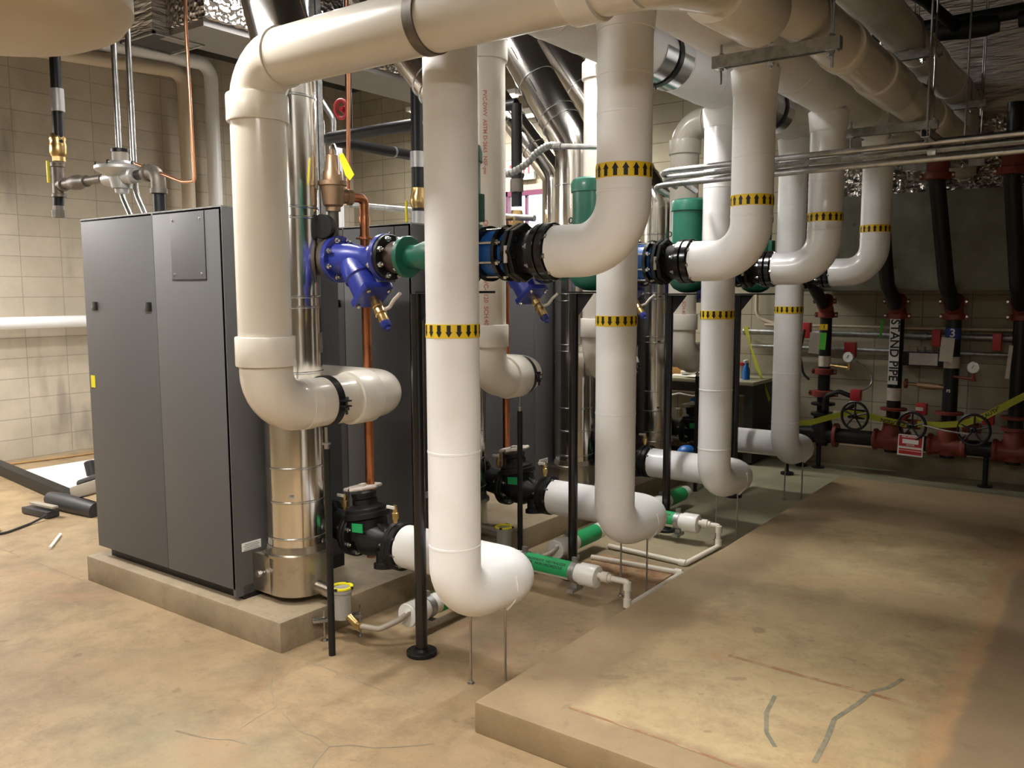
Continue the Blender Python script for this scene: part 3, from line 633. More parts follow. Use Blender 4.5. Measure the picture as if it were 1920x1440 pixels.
    t=thing('combination_valve','black angled valve with grey handwheel at the foot of pump row '+near,'valve',(-3.1,y,zl-.15))
    flange('flange',t,-3.272,y,zl+.010,.026,.122,'black_iron',8,-1,.012); flange('flange',t,-3.246,y,zl+.01,.026,.122,'black_iron',8,1,.014)
    b=NB(); lathe(b,(-3.23,y,zl+.01),(1,0,-.04),[(0,.07),(.04,.075),(.07,.10),(.12,.10),(.18,.075),(.23,.06),(.28,.07)],32)
    da=V((-.18,0,1)).normalized(); o=V((-3.15,y,zl)); lathe(b,o,da,[(0,.10),(.10,.10),(.11,.118),(.135,.118),(.14,.105),(.155,.105),(.165,.09),(.175,.065),(.20,.065),(.205,.04),(.24,.035)],32)
    lathe(b,(-3.02,y-.02,zl-.04),(0.1,-.1,-1),[(0,.05),(.06,.05),(.065,.062),(.09,.062)],20); tube(b,[(-3.06,y-.03,zl+.09),(-2.96,y-.03,zl-.0)],.008,8); part('body',b,'black_iron',t)
    w=o+da*.25; X_,Y_=frame(da); b=NB(); lathe(b,w,da,[(0,.02),(.03,.022),(.035,0)],12)
    n=24; P=[w+da*.012+(X_*math.cos(2*PI*i/n)+Y_*math.sin(2*PI*i/n))*(.085+.006*math.cos(8*2*PI*i/n)) for i in range(n+1)]; tube(b,P,.010,8,caps=False)
    for j in range(4): a=PI/2*j+.4; tube(b,[w+da*.015,w+da*.012+(X_*math.cos(a)+Y_*math.sin(a))*.085],.008,6)
    part('handwheel',b,'tag_white',t,'grey cast handwheel'); b=NB(); lathe(b,o+da*.205,da,[(0,.06),(.03,.066),(.04,.04)],16); part('bonnet',b,'black_iron',t)
    b=NB(); box(b,(-3.13,y-.107,zl+.075),(.075,.006,.045),Matrix.Rotation(-.08,3,'Y')); part('label',b,'green_label',t,'bright green label')
    flange('flange',t,-2.962,y,zl-.008,.030,.122,'black_iron',8,-1,.0125,.2); flange('flange',t,-2.930,y,zl-.008,.032,.122,'black_iron',8,1,.0115,.2)
    for vx,vz in ((-3.29,zl+.18),(-2.93,zl+.17)):
        b=NB(); lathe(b,(vx,y-.04,vz-.05),(0,0,1),[(0,.012),(.02,.012),(.02,.018),(.05,.018),(.055,.012),(.07,.014),(.09,.009)],10); c=part('test_cock',b,'brass',t,'small brass test cock'); b=NB(); box(b,(vx-.015,y-.055,vz+.03),(.05,.012,.016),bev=.004); part('cock_handle',b,'paper',c)
for k in range(4): pumprow(k)
# ------------------------------------------------------------------ relief valves, copper discharge, gauges
for k in range(2):
    y=YU[k]; x=-3.45 if k else -3.44; x=-3.245 if k==0 else -3.34
    t=thing('relief_valve','bronze relief valve with wire lever '+('beside the yellow tag on the nearest boiler outlet' if k==0 else 'on the second boiler outlet behind the white riser'),'valve',(x,y,1.94))
    b=NB(); tube(b,[(x,y,1.92),(x,y,2.11)],.026,14); lathe(b,(x,y,1.93),(0,0,1),[(0,.034),(.02,.034),(.02,.048),(.03,.048)],10); part('inlet_nipple',b,'grey_iron',t)
    b=NB(); lathe(b,(x,y,2.095),(0,0,1),[(0,.036),(.02,.036),(.03,.05),(.09,.058),(.12,.062),(.125,.070),(.145,.070),(.15,.05),(.19,.046),(.20,.038),(.27,.030),(.275,.012),(.30,.012)],24); lathe(b,(x,y,2.17),(.25,.95,0),[(0,.034),(.07,.034),(.07,.040),(.10,.040)],20); part('body',b,'bronze',t)
    b=NB(); tube(b,[(x-.01,y,2.38),(x-.005,y,2.42),(x+.02,y,2.42),(x+.045,y,2.37),(x+.05,y,2.27)],.004,6,.01,3); part('lever',b,'steel',t)
    c=thing('copper_pipe','copper discharge pipe dropping from the relief valve of the '+('nearest' if k==0 else 'second')+' boiler','copper pipe',(x+.1,y+.16,.16))
    b=NB(); tube(b,[(x+.02,y+.03,2.17),(x+.03,y+.18,2.17),(x+.03,y+.18,.72),(x+.03,y+.18,.30)],.024,18,.03,5); part('pipe',b,'copper',c)
    b=NB(); lathe(b,(x+.03,y+.18,2.05),(0,0,1),[(0,.027),(.03,.027)],16); lathe(b,(x+.03,y+.18,1.965),(0,0,1),[(0,.045),(.008,.045),(.012,.028),(.02,.028)],16); part('fitting',b,'copper',c)
b=NB(); w=V((-3.195,2.93,2.36)); X1=V((.05,-.02,.0))
vs=[(0,0,0),(.03,0,.01),(.105,0,-.10),(.075,0,-.125),(.045,0,-.10)]; f=[b.verts.new(w+V(v)) for v in vs]; g=[b.verts.new(w+V(v)+V((0,-.003,0))) for v in vs]; b.faces.new(f); b.faces.new(g[::-1])
for i in range(5): b.faces.new((f[i],g[i],g[(i+1)%5],f[(i+1)%5]))
solo('warning_tag',b,'tag_yellow','yellow tag hanging from the lever of the bronze relief valve','tag')
t=thing('pressure_gauge','round black-backed pressure gauge on the nearest boiler outlet pipe','gauge',(-3.42,2.90,1.94))
b=NB(); lathe(b,(-3.25,2.865,2.017),(.35,-.93,0),[(-.03,.05),(-.02,.060),(.012,.060),(.016,.055),(.016,0)],28); part('case',b,'black_iron',t); b=NB(); lathe(b,(-3.265,2.89,1.92),(0,0,1),[(0,.018),(.02,.018),(.03,.009),(.05,.009)],10); part('stem',b,'brass',t)
# ------------------------------------------------------------------ gas train and conduits above the nearest boiler
t=thing('gas_pipe','black gas drop pipe with brass valve and drip leg above the nearest boiler','gas pipe',(-6.1,3.0,2.25))
b=NB(); tube(b,[(-6.02,3,ZC),(-6.06,3,2.72)],.036,20); tube(b,[(-6.10,3,2.45),(-6.12,3,2.27)],.036,20); part('pipe',b,'black_iron',t)
b=NB(); lathe(b,(-6.045,3,2.93),(0,0,1),[(0,.044),(.15,.044)],20); part('coupling',b,'regulator',t)
b=NB(); lathe(b,(-6.075,3,2.60),(0,0,1),[(0,.042),(.03,.042),(.04,.05),(.06,.056),(.11,.056),(.13,.05),(.15,.056),(.17,.05),(.185,.042)],10); bv=part('ball_valve',b,'brass',t)
b=NB(); box(b,(-6.135,2.95,2.53),(.014,.016,.15),bev=.005); part('handle',b,'tag_yellow',bv)
b=NB(); lathe(b,(-6.10,3,2.36),(0,0,1),[(0,.047),(.02,.047),(.025,.040),(.20,.040),(.205,.047),(.23,.047)],20); lathe(b,(-6.10,3,2.44),(1,0,0),[(0,.035),(.06,.035),(.06,.045),(.085,.045)],18); lathe(b,(-6.115,3,2.22),(0,0,1),[(0,.047),(.05,.047),(.05,.040),(.08,.038)],10)
lathe(b,(-6.02,3,2.44),(1,0,0),[(0,.032),(.11,.032),(.11,.045),(.14,.045),(.15,.05),(.2,.05),(.24,.038),(.30,.038),(.30,.028),(.5,.028)],20); part('fittings',b,'grey_iron',t)
t=thing('gas_regulator','grey disc-shaped gas regulator on the pipe above the nearest boiler','regulator',(-5.30,3,2.36))
b=NB(); lathe(b,(-5.29,3,2.33),(0,0,1),[(0,.04),(.03,.045),(.03,.06),(.10,.075),(.135,.15),(.145,.158),(.162,.158),(.170,.14),(.185,.07),(.20,.06)],32); lathe(b,(-5.48,3,2.43),(1,0,0),[(0,.04),(.03,.04),(.04,.05),(.33,.05),(.34,.04),(.37,.04)],20); part('body',b,'regulator',t)
b=NB(); lathe(b,(-5.29,3,2.52),(0,0,1),[(0,.050),(.07,.050)],20); s=part('spring_case',b,'tool_grey',t); b=NB(); lathe(b,(-5.29,3,2.585),(0,0,1),[(0,.055),(.02,.055),(.025,.04)],20); part('cap',b,'black_iron',s)
for j in range(6): 
    a=PI/3*j; b=NB(); lathe(b,(-5.29+.14*math.cos(a),3+.14*math.sin(a),2.49),(0,0,1),[(0,.012),(.02,.012),(.03,.008)],6); part('bolt',b,'bolt_steel',t)
t=thing('gas_elbow','short gas elbow dropping into the top of the nearest boiler','gas pipe',(-4.87,3,2.11))
b=NB(); tube(b,[(-5.12,3,2.43),(-4.95,3,2.43)],.03,16); tube(b,[(-4.875,3,2.36),(-4.875,3,2.12)],.036,20); part('nipple',b,'black_iron',t)
b=NB(); tube(b,[(-4.99,3,2.43),(-4.875,3,2.43),(-4.875,3,2.30)],.044,20,.06,6); lathe(b,(-5.0,3,2.43),(1,0,0),[(0,.052),(.03,.052)],18); lathe(b,(-4.875,3,2.30),(0,0,1),[(0,.052),(.03,.052)],18); part('elbow',b,'grey_iron',t)
b=NB(); tube(b,[(-4.50,3,ZC),(-4.52,3,3.2),(-4.50,3,2.345),(-4.62,3,2.35),(-5.12,3,2.50)],.0095,12,.02,4); solo('copper_vent_line',b,'copper_bright','thin copper vent line dropping to the gas regulator','copper pipe')
b=NB(); lathe(b,(-4.95,3,2.45),(1,0,-.3),[(0,.02),(.02,.028),(.045,.028),(.06,.018)],8); solo('flare_nut',b,'grey_iron','small brown flare fitting on the thin copper vent line','fitting')
for i,x in enumerate((-5.585,-5.41)):
    b=NB(); xx=x+(.0 if i else 0); yy=3.16+.0*i; tube(b,[(xx,yy,ZC),(xx,yy,2.36),(xx+.16,yy,2.13)],.019,14,.18,6)
    solo('conduit',b,'steel',['left','right'][i]+' of two bright steel conduits dropping onto the nearest boiler','conduit')
b=NB(); channel(b,(-3.60,3.16,2.12),(-3.60,3.16,ZC),.041,.041,upd=(-1,0,0)); solo('strut_post',b,'galvanised','grey channel post standing beside the nearest stainless flue','post')
b=NB(); tube(b,[(-3.29,3.1,ZC),(-3.295,3.1,2.9),(-3.317,3.1,2.20),(-3.36,3.06,2.15)],.0105,12,.03,4); solo('copper_vent_line',b,'copper_bright','thin copper line dropping past the V-shaped black pipe to the relief valve','copper pipe')
# second boiler's services
t=thing('gas_pipe','black gas pipe with brass valve dropping to the second boiler','gas pipe',(-3.84,4.2,2.11))
b=NB(); tube(b,[(-3.84,4.2,ZC),(-3.84,4.2,2.36)],.042,20); tube(b,[(-3.84,4.2,2.24),(-3.84,4.2,2.11)],.04,20); part('pipe',b,'black_iron',t)
b=NB(); lathe(b,(-3.84,4.2,2.50),(0,0,1),[(0,.05),(.10,.05)],20); lathe(b,(-3.84,4.2,2.14),(0,0,1),[(0,.05),(.08,.05)],12); part('coupling',b,'regulator',t)
b=NB(); lathe(b,(-3.84,4.2,2.24),(0,0,1),[(0,.045),(.03,.055),(.06,.055),(.08,.05),(.13,.045)],10); bv=part('ball_valve',b,'brass',t); b=NB(); box(b,(-3.90,4.15,2.22),(.014,.014,.14),bev=.005); part('handle',b,'tag_yellow',bv)
b=NB(); tube(b,[(-3.84,4.2,2.775),(-4.74,4.2,2.775),(-4.74,6.6,2.775)],.04,20,.09,6); t=solo('gas_branch',b,'black_iron','black gas pipe bent in a V shape behind the copper pipe','gas pipe')
for y in (4.9,5.55,6.2): b=NB(); lathe(b,(-4.74,y,2.775),(0,1,0),[(0,.042),(.02,.042)],20); part('weld_band',b,'galvanised',t)
b=NB(); tube(b,[(-4.47,4.2,3.9),(-4.47,4.2,2.80)],.022,14); lathe(b,(-4.47,4.2,3.2),(0,0,1),[(0,.045),(.12,.06),(.2,.045)],14); tt=solo('gas_drop',b,'black_iron','slim black pipe with black valve rising behind the copper pipe','gas pipe')
b=NB()
n=18; c=V((-4.45,4.14,2.93)); P=[c+V((math.cos(2*PI*i/n)*.045*.8,-.03+math.cos(2*PI*i/n)*.02,math.sin(2*PI*i/n)*.06)) for i in range(n+1)]; tube(b,P,.014,8,caps=False); lathe(b,c,(0.3,-1,0),[(-.02,.03),(.05,.015)],8); part('handwheel',b,'red_bright',tt,'red handwheel')
t=thing('gas_pipe','black gas pipe with brass valve in front of the bright window','gas pipe',(-3.99,5.5,2.11))
b=NB(); tube(b,[(-3.99,5.5,3.14),(-3.99,5.5,2.36)],.042,20); tube(b,[(-3.99,5.5,3.14),(-4.9,5.5,3.14)],.042,20); part('pipe',b,'black_iron',t)
b=NB(); lathe(b,(-3.99,5.5,2.47),(0,0,1),[(0,.052),(.10,.052)],20); part('coupling',b,'grey_iron',t); b=NB(); lathe(b,(-3.99,5.5,2.10),(0,0,1),[(0,.05),(.04,.05),(.10,.05),(.12,.06),(.18,.055),(.23,.045)],10); part('ball_valve',b,'brass',t)
for i,(x,c) in enumerate(((-4.92,'left'),(-4.80,'right'))):
    b=NB(); tube(b,[(x-.25,4.35,ZC),(x-.25,4.35,3.25),(x,4.35,2.95),(x,4.35,2.12)],.021,14,.08,5); solo('conduit',b,'steel',c+' bent steel conduit dropping to the second boiler behind the relief valve','conduit')
t=thing('gas_regulator','grey gas regulator on top of the second boiler','regulator',(-5.1,4.5,2.12))
b=NB(); lathe(b,(-4.96,4.25,2.14),(0,0,1),[(0,.05),(.03,.07),(.06,.14),(.09,.14),(.10,.06),(.20,.055),(.20,.062),(.22,.062)],28); part('body',b,'regulator',t)
b=NB(); tube(b,[(-5.05,4.6,2.12),(-5.05,4.6,2.85)],.05,18); solo('vent_stub',b,'white_pipe','short white pipe standing on the second boiler','pipe')
b=NB(); tube(b,[(-4.6,4.32,2.32),(-3.62,4.32,2.20),(-3.0,4.32,2.14)],.02,14,.3,4); solo('conduit',b,'galvanised','sloping grey conduit crossing above the second boiler top','conduit')
# black crossing handle / bracket near riser 1
# ------------------------------------------------------------------ overhead duct, tank, wall pipes on the left
t=thing('supply_duct','long grey sheet metal duct with foil wrap at the ceiling on the left','duct',(-5.8,5,3.6))
for y in (4.2,6.2): b=NB(); box(b,(-5.8,y,4.35),(.66,.03,.32)); part('hanger_strap',b,'galvanised',t)
b=NB(); box(b,(-5.83,5.25,3.63),(.56,2.85,.05)); part('duct_sheet',b,'drywall_grey',t)
b=NB(); box(b,(-5.80,5.25,3.93),(.60,2.9,.56),bev=.03); part('foil_wrap',b,'foil',t,'crinkled foil insulation')
b=NB(); box(b,(-6.2,3.9,3.86),(.44,.42,.50)); part('register_box',b,'foil_sheet',t)
b=NB()
for c,s in (((-6.2,3.70,3.605),(.46,.02,.02)),((-6.2,4.11,3.605),(.46,.02,.02)),((-5.98,3.9,3.605),(.02,.42,.02)),((-6.42,3.9,3.605),(.02,.42,.02))): box(b,c,s)
part('register_rim',b,'galvanised',t); b=NB(); box(b,(-6.2,3.9,3.609),(.41,.38,.006)); part('register_opening',b,'seam_dark',t)
b=NB(); box(b,(-6.9,6.3,4.34),(.8,4.4,.3),bev=.01); solo('ceiling_beam',b,'dark_ceiling','dark beam running under the ceiling above the boilers','beam')
# big tank
tx,ty=-2.50,1.02
t=thing('hanging_tank','large beige tank bottom hanging into view at the top left','tank',(tx,ty,2.2))
b=NB(); lathe(b,(tx,ty,2.365),(0,0,1),[(0,0),(.004,.12),(.014,.24),(.03,.32),(.055,.375),(.09,.40),(2.15,.405)],64); part('shell',b,'tank',t)
for i,(m,c,pts,r) in enumerate((('tan_pipe','tan pipe bending down the left wall behind the gas regulator',[(-8.98,3.5,4.05),(-8.98,5.9,4.20),(-8.98,5.9,.3)],.075),('white_pipe','bright white pipe bending down the left wall above the nearest boiler',[(-8.98,4.2,4.27),(-8.98,6.26,4.36),(-8.98,6.26,.3)],.08),('white_pipe','bright white pipe running level along the left wall',[(-9.05,1.0,1.40),(-9.05,7.6,1.40)],.06))):
    b=NB(); tube(b,pts,r,24,.16,6); o=solo('wall_pipe',b,m,c,'pipe')
# ------------------------------------------------------------------ floor items at left
Rz=Matrix.Rotation
b=NB(); vs=[(-8.43,3.60),(-7.10,3.42),(-6.9,5.2),(-8.40,5.3)]; f=[b.verts.new((*v,.03)) for v in vs]; g=[b.verts.new((*v,.0)) for v in vs]; b.faces.new(f); b.faces.new(g[::-1])
for i in range(4): b.faces.new((f[i],g[i],g[(i+1)%4],f[(i+1)%4]))
solo('foam_board',b,'white_board','bright white board lying flat on the floor by the left wall','board')
b=NB(); a,c=V((-9.1,3.60,.05)),V((-6.75,3.32,.05)); d=c-a; box(b,(a+c)/2,(d.length,.1,.1),Rz(math.atan2(d.y,d.x),3,'Z'),bev=.006); solo('steel_beam',b,'black_iron','black square steel tube on the floor beside the white board','beam')
t=thing('power_tool','black and grey portable power tool lying on the floor behind the boiler','power tool',(-6.5,3.2,0))
b=NB(); lathe(b,(-6.92,3.18,.075),(1,.12,-.05),[(0,.03),(.02,.055),(.14,.065),(.3,.07),(.6,.065)],16); part('motor_housing',b,'tool_dark',t)
b=NB(); tube(b,[(-6.85,3.40,.16),(-6.60,3.42,.24),(-6.3,3.42,.27),(-6.1,3.4,.2)],.032,10,.08,4); lathe(b,(-6.72,3.44,.24),(-.35,0,1),[(0,.045),(.11,.045),(.12,.03)],12); part('handle',b,'tool_dark',t)
b=NB(); box(b,(-6.48,3.30,.19),(.42,.14,.10),Rz(-.28,3,'Y'),bev=.02); part('housing_cover',b,'tool_grey',t); b=NB(); box(b,(-6.72,3.02,.03),(.34,.10,.05),Rz(.10,3,'Z'),bev=.01); part('foot_plate',b,'tool_dark',t); b=NB(); box(b,(-6.68,3.03,.085),(.30,.05,.014),Rz(.10,3,'Z')); part('guide_rail',b,'tool_grey',t)
b=NB(); tube(b,[(-6.55,2.98,.03),(-6.50,2.85,.010),(-6.38,2.62,.010),(-6.42,2.52,.010),(-6.62,2.45,.010)],.0085,8,.12,6); solo('extension_cord',b,'rubber','black power cord curving from the tool across the floor','cord')
b=NB(); n=14; c=V((-6.53,2.60,.02)); P=[c+V((math.cos(2*PI*i/n)*.05,math.sin(2*PI*i/n)*.035,.004*i%3*.01)) for i in range(n+1)]; tube(b,P,.013,8,caps=False); tube(b,[(-6.60,2.56,.02),(-6.48,2.57,.02)],.018,10); solo('cord_plug',b,'orange_plug','tan orange plug and coil at the left end of the black cord','plug')
b=NB(); a,c=V((-5.76,2.635,.011)),V((-6.03,2.835,.011)); tube(b,[a,c],.010,10); solo('plastic_offcut',b,'floor_stick','short white plastic stick lying on the floor in front of the boiler','offcut')
b=NB(); tube(b,[(-9.1,3.2,.012),(-8.95,3.7,.012),(-8.85,4.3,.012),(-8.8,5.0,.012)],.009,8,.3,5); solo('extension_cord',b,'orange_cord','thin orange-brown cord along the foot of the left wall','cord')
# ------------------------------------------------------------------ condensate traps, neutraliser tubes and small pipes
def trap(k):
    y=YB[k]+.235; x=-3.06
    t=thing('condensate_trap','grey trap cup with yellow ring beside the '+['nearest','second','third'][k]+' boiler flue','trap',(x,y,0))
    b=NB(); lathe(b,(x,y,.115),(0,0,1),[(0,.045),(.13,.047),(.13,.053),(.15,.053)],24); part('cup',b,'plastic_clear',t)
    b=NB(); ringpipe(b,(x,y,.27),(0,0,1),.042,.056,.008,28); r=part('ring',b,'tag_yellow',t,'yellow locking ring')
    for j in range(4): a=PI/2*j+.3; b=NB(); box(b,(x+.055*math.cos(a),y+.055*math.sin(a),.270),(.014,.010,.010)); part('tab',b,'black_iron',r)
    b=NB(); channel(b,(x-.10,y-.10,.105),(x+.03,y+.10,.105),.03,.02); part('bracket',b,'galvanised',t)
    for rx,ry in ((x-.065,y-.06),(x+.035,y+.085)):
        b=NB(); tube(b,[(rx,ry,0),(rx,ry,.16)],.005,8); r=part('rod',b,'steel',t); b=NB(); lathe(b,(rx,ry,0),(0,0,1),[(0,.018),(.004,.018),(.004,.009),(.012,.009)],8); lathe(b,(rx,ry,.118),(0,0,1),[(0,.010),(.010,.010)],6); part('nut',b,'bolt_steel',r)
    h=thing('drain_hose','braided clear hose with brass elbow from the trap of the '+['nearest','second','third'][k]+' boiler','hose',(x+.1,y,.07),'hoses from the condensate traps')
    b=NB(); tube(b,[(x+.05,y+.0,.13),(x+.10,y-.0,.10),(x+.13,y,.10)],.02,12,.02,4); part('elbow',b,'brass',h)
    b=NB(); tube(b,[(x+.12,y,.10),(x+.20,y+.05,.085),(x+.26,y+.13,.12),(x+.27,y+.22,.15)],.014,12,.06,5); part('hose',b,'hose',h)
    b=NB(); lathe(b,(x+.268,y+.21,.148),(0,1,.3),[(0,.02),(.03,.02)],8); part('barb',b,'brass',h)
    # neutraliser tube running back from the trap
    t=thing('neutralizer_tube','white capped tube '+['beside the nearest black pump stand','on the floor behind the second pump stand','on the floor near the third pump stand'][k],'tube',(x+.2,y+.6,.05))
    X=x+.25; y0=y+.24
    b=NB(); tube(b,[(X,y0,.12),(X,y0+.5,.12)],.052,28); part('tube',b,'white_pvc',t)
    b=NB(); lathe(b,(X,y0-.05,.12),(0,1,0),[(0,.03),(0,.056),(.004,.060),(.11,.060),(.115,.055)],28); cc=part('end_cap',b,'white_pvc',t)
    b=NB(); box(b,(X,y0-.06,.12),(.02,.03,.08),Rz(.5,3,'Y'),bev=.004); part('grip',b,'white_pvc',cc)
    b=NB(); ringpipe(b,(X,y0+.30,.12),(0,1,0),.0525,.0535,.26,20,0,2*PI); part('label',b,'green_label',t,'green wrap label')
    b=NB(); ringpipe(b,(X,y0+.10,.12),(0,1,0),.0535,.057,.04,24); box(b,(X,y0+.10,.05),(.10,.045,.025)); box(b,(X-.01,y0+.10,.19),(.035,.03,.02)); part('clamp',b,'galvanised',t)
for k in range(3): trap(k)
def neutral2(k):
    y=[3.92,5.24][k]; x0,x1=-2.85,-2.35
    t=thing('neutralizer_tube','white tube with long green label before the '+['second','third'][k]+' riser','tube',(-2.5,y,.03))
    b=NB(); tube(b,[(x0,y,.145),(x1,y,.145)],.053,28); part('tube',b,'white_pvc',t)
    b=NB(); lathe(b,(x1-.06,y,.145),(1,0,0),[(0,.054),(.004,.063),(.10,.063),(.108,.058),(.11,.02)],28); part('end_cap',b,'white_pvc',t)
    n=16; b=NB(); R=.0540
    P=[[b.verts.new((xx,y+R*math.cos(a),.145+R*math.sin(a))) for a in [PI*.42+PI*.72*i/n for i in range(n+1)]] for xx in (x0+.05,x1-.12)]
    for i in range(n): b.faces.new((P[0][i],P[0][i+1],P[1][i+1],P[1][i]))
    lb=part('label',b,'green_label',t,'bright green wrap label'); 
    b=text_bm('CONDENSATE  NEUTRALIZER\nTUBE   NON HAZARDOUS',.021)
    for v in b.verts:
        a=PI*.80-v.co.y/R; v.co=V(((x0+x1)/2-.03+v.co.x,y+(R+.0008+v.co.z)*math.cos(a)*1,.145+(R+.0008)*math.sin(a)))
    part('label_text',b,'arrow_black',lb,smooth=False)
    for xx in (x0+.06,x1-.10):
        b=NB(); ringpipe(b,(xx,y,.145),(1,0,0),.0545,.058,.035,28); box(b,(xx,y,.05),(.04,.11,.02)); box(b,(xx,y,.215),(.03,.02,.03)); box(b,(xx,y,.075),(.035,.02,.05)); c=part('clamp',b,'galvanised',t)
    b=NB(); lathe(b,(x1+.045,y,.155),(1,0,0),[(0,.018),(.03,.018),(.03,.030),(.07,.030),(.07,.022),(.09,.022)],12); part('union',b,'small_pvc',t)
    s=thing('drain_line','thin white drain pipe looping over the floor from the tube at the '+['second','third'][k]+' riser','pipe',(-2.1,y+.3,.0))
    zf=.018; e=[(x1+.12,y,.155),(-2.12,y,.155),(-2.12,y,zf),(-2.12,y+.68,zf)]
    if k==0: e+=[(-2.72,y+.63,zf)]
    else: e+=[(-2.9,y+.2,zf)]
    if k==1: e=[(x1+.12,y,.155),(-2.16,y,.155),(-2.16,y,zf),(-2.18,y-.46,zf),(-2.75,y-.42,zf)]
    b=NB(); tube(b,e,.0165,14,.012,3); part('pipe',b,'small_pvc',s)
    b=NB()
    for p,d in ((e[1],(0,0,-1)),(e[2],(0,0,1)),(e[3],(-1,0,0))): lathe(b,V(p)-V(d)*.0,d,[(0,.022),(.045,.022)],14)
    part('fittings',b,'small_pvc',s)
for k in range(2): neutral2(k)
b=NB(); tube(b,[(-2.78,4.50,.018),(-3.02,4.38,.018),(-3.0,4.0,.018)],.0165,14,.03,3); solo('drain_line',b,'small_pvc','thin white drain pipe bending toward the pad between the second pump stand and boiler','pipe')
b=NB(); box(b,(-2.45,4.52,.002),(.55,.32,.006)); solo('floor_drain',b,'rust_line','rusty floor drain grate patch beneath the thin white pipes','drain')
# ------------------------------------------------------------------ conduits and flexible conduit at mid depth
yc=4.68
for i,(z0,z1,m,lab,x0,dy) in enumerate(((2.410,2.430,'steel','upper bright conduit of the run crossing in front of the far risers',-2.40,0),(2.383,2.405,'galvanised','upper dull conduit just under the bright one in front of the far risers',-2.42,.07),(2.352,2.375,'galvanised','lower dull conduit between the two bright ones in front of the far risers',-2.3,.10),(2.330,2.352,'steel','lower bright conduit of the run crossing in front of the far risers',-2.44,0))):
    b=NB(); yy=yc+dy; tube(b,[(x0,yy+.3,z0-.03),(x0+.05,yy,z0-.01),(-1.9,yy,z0),(2.2,yy,z1+.02)],.0165,12,.1,4)
    solo('conduit',b,m,lab,'conduit')
t=thing('conduit_rack','slotted channel hanging on rods under the conduits at the upper right','hanger',(-.86,5.2,2.38))
b=NB(); channel(b,(-.875,4.50,2.44),(-.875,5.62,2.44),.041,.041); part('channel',b,'galvanised',t)
b=NB()
for j in range(7): box(b,(-.875,5.0+.09*j,2.4185),(.014,.05,.002))
part('slot',b,'seam_dark',t)
for y in (4.54,5.58): b=NB(); tube(b,[(-.875,y,2.40),(-.875,y,3.7)],.0055,8); lathe(b,(-.875,y,2.40),(0,0,1),[(0,.011),(.01,.011)],6); part('rod',b,'steel',t)
for z in (2.425,2.35): b=NB(); box(b,(-.875,yc,z+.02),(.04,.03,.03),bev=.006); part('strap',b,'steel',t)
t=thing('flexible_conduit','wavy ribbed flexible conduit running from the nearest pump to a rigid tube','conduit',(-3.1,4.0,2.4))
P=fillet([(-2.66,2.9,2.02+.0),(-2.60,3.05,2.33),(-2.62,3.7,2.33)],.1,6)
pts=[V(p) for p in ((-3.30,4.20,2.415),(-3.20,4.20,2.400),(-3.09,4.20,2.405),(-2.98,4.20,2.445),(-2.90,4.20,2.505),(-2.82,4.20,2.535),(-2.75,4.20,2.525))]
b=NB(); 
import mathutils
fine=[]
for i in range(len(pts)-1):
    p0=pts[max(i-1,0)];p1=pts[i];p2=pts[i+1];p3=pts[min(i+2,len(pts)-1)]
    for j in range(16):
        s=j/16; fine.append(.5*((2*p1)+(p2-p0)*s+(2*p0-5*p1+4*p2-p3)*s*s+(3*p1-p0-3*p2+p3)*s**3))
fine.append(pts[-1]); N=len(fine)
tube(b,fine,lambda f:.0205+.003*math.sin(f*N*1.57),14); part('ribbed_hose',b,'galvanised',t)
b=NB(); tube(b,[(-2.76,4.20,2.527),(-2.30,4.20,2.475)],.0155,12); lathe(b,(-2.78,4.20,2.53),(1,0,-.1),[(0,.022),(.05,.022)],10); part('rigid_tube',b,'steel',t)
b=NB(); box(b,(-3.33,4.20,2.41),(.018,.09,.13),bev=.004); lathe(b,(-3.32,4.20,2.415),(1,0,0),[(0,.026),(.03,.026)],10); part('junction_plate',b,'green_paint',t,'green junction cover')
b=NB(); tube(b,[(-2.62,2.93,2.28),(-2.47,2.93,2.26),(-2.27,2.93,2.20)],.014,10,.05,4); lathe(b,(-2.5,2.93,2.27),(1,0,-.2),[(0,.02),(.12,.028),(.2,.016),(.3,.012)],10)
b.free()
t=thing('isolation_valve','small dark valve with brass end beside the nearest white riser','valve',(-3.2,4.1,2.05))
b=NB(); lathe(b,(-3.34,4.15,2.10),(0,0,1),[(0,.02),(.05,.03),(.12,.035),(.16,.02)],12); lathe(b,(-3.32,4.15,2.13),(1,0,0),[(0,.015),(.05,.03),(.12,.026),(.16,.03),(.20,.018)],12); part('body',b,'black_iron',t)
b=NB(); lathe(b,(-3.13,4.15,2.13),(1,0,0),[(0,.012),(.10,.012)],8); part('stem',b,'brass',t)
# ------------------------------------------------------------------ far wall: exit sign, lamp, ducts
t=thing('exit_sign','lit red and white exit sign with round lamp heads on the far wall','exit sign',(-6.17,8.66,3.0))
b=NB(); box(b,(-6.20,8.66,3.17),(.38,.06,.24),bev=.01); part('housing',b,'lamp_white',t)
b=NB(); box(b,(-6.20,8.627,3.17),(.34,.006,.20)); part('face',b,'exit_face',t); text_part('lettering','EXIT',.17,'exit_red',t,(-6.20,8.622,3.17),(1,0,0),(0,0,1))
for x in (-5.98,):
    b=NB(); lathe(b,(x,8.64,3.19),(.2,-1,-.2),[(-.02,.03),(.02,.045),(.06,.05),(.062,0)],16); part('lamp_head',b,'regulator',t)
t=thing('strip_light','hanging fluorescent strip light glimpsed beyond the black pipe, near the far wall','light fixture',(-6.3,7.9,3.8))
b=NB(); box(b,(-6.35,7.7,3.84),(1.6,.16,.05),bev=.01); part('housing',b,'lamp_white',t); b=NB(); box(b,(-6.35,7.7,3.81),(1.5,.10,.02)); part('tube',b,'tube_glow',t)
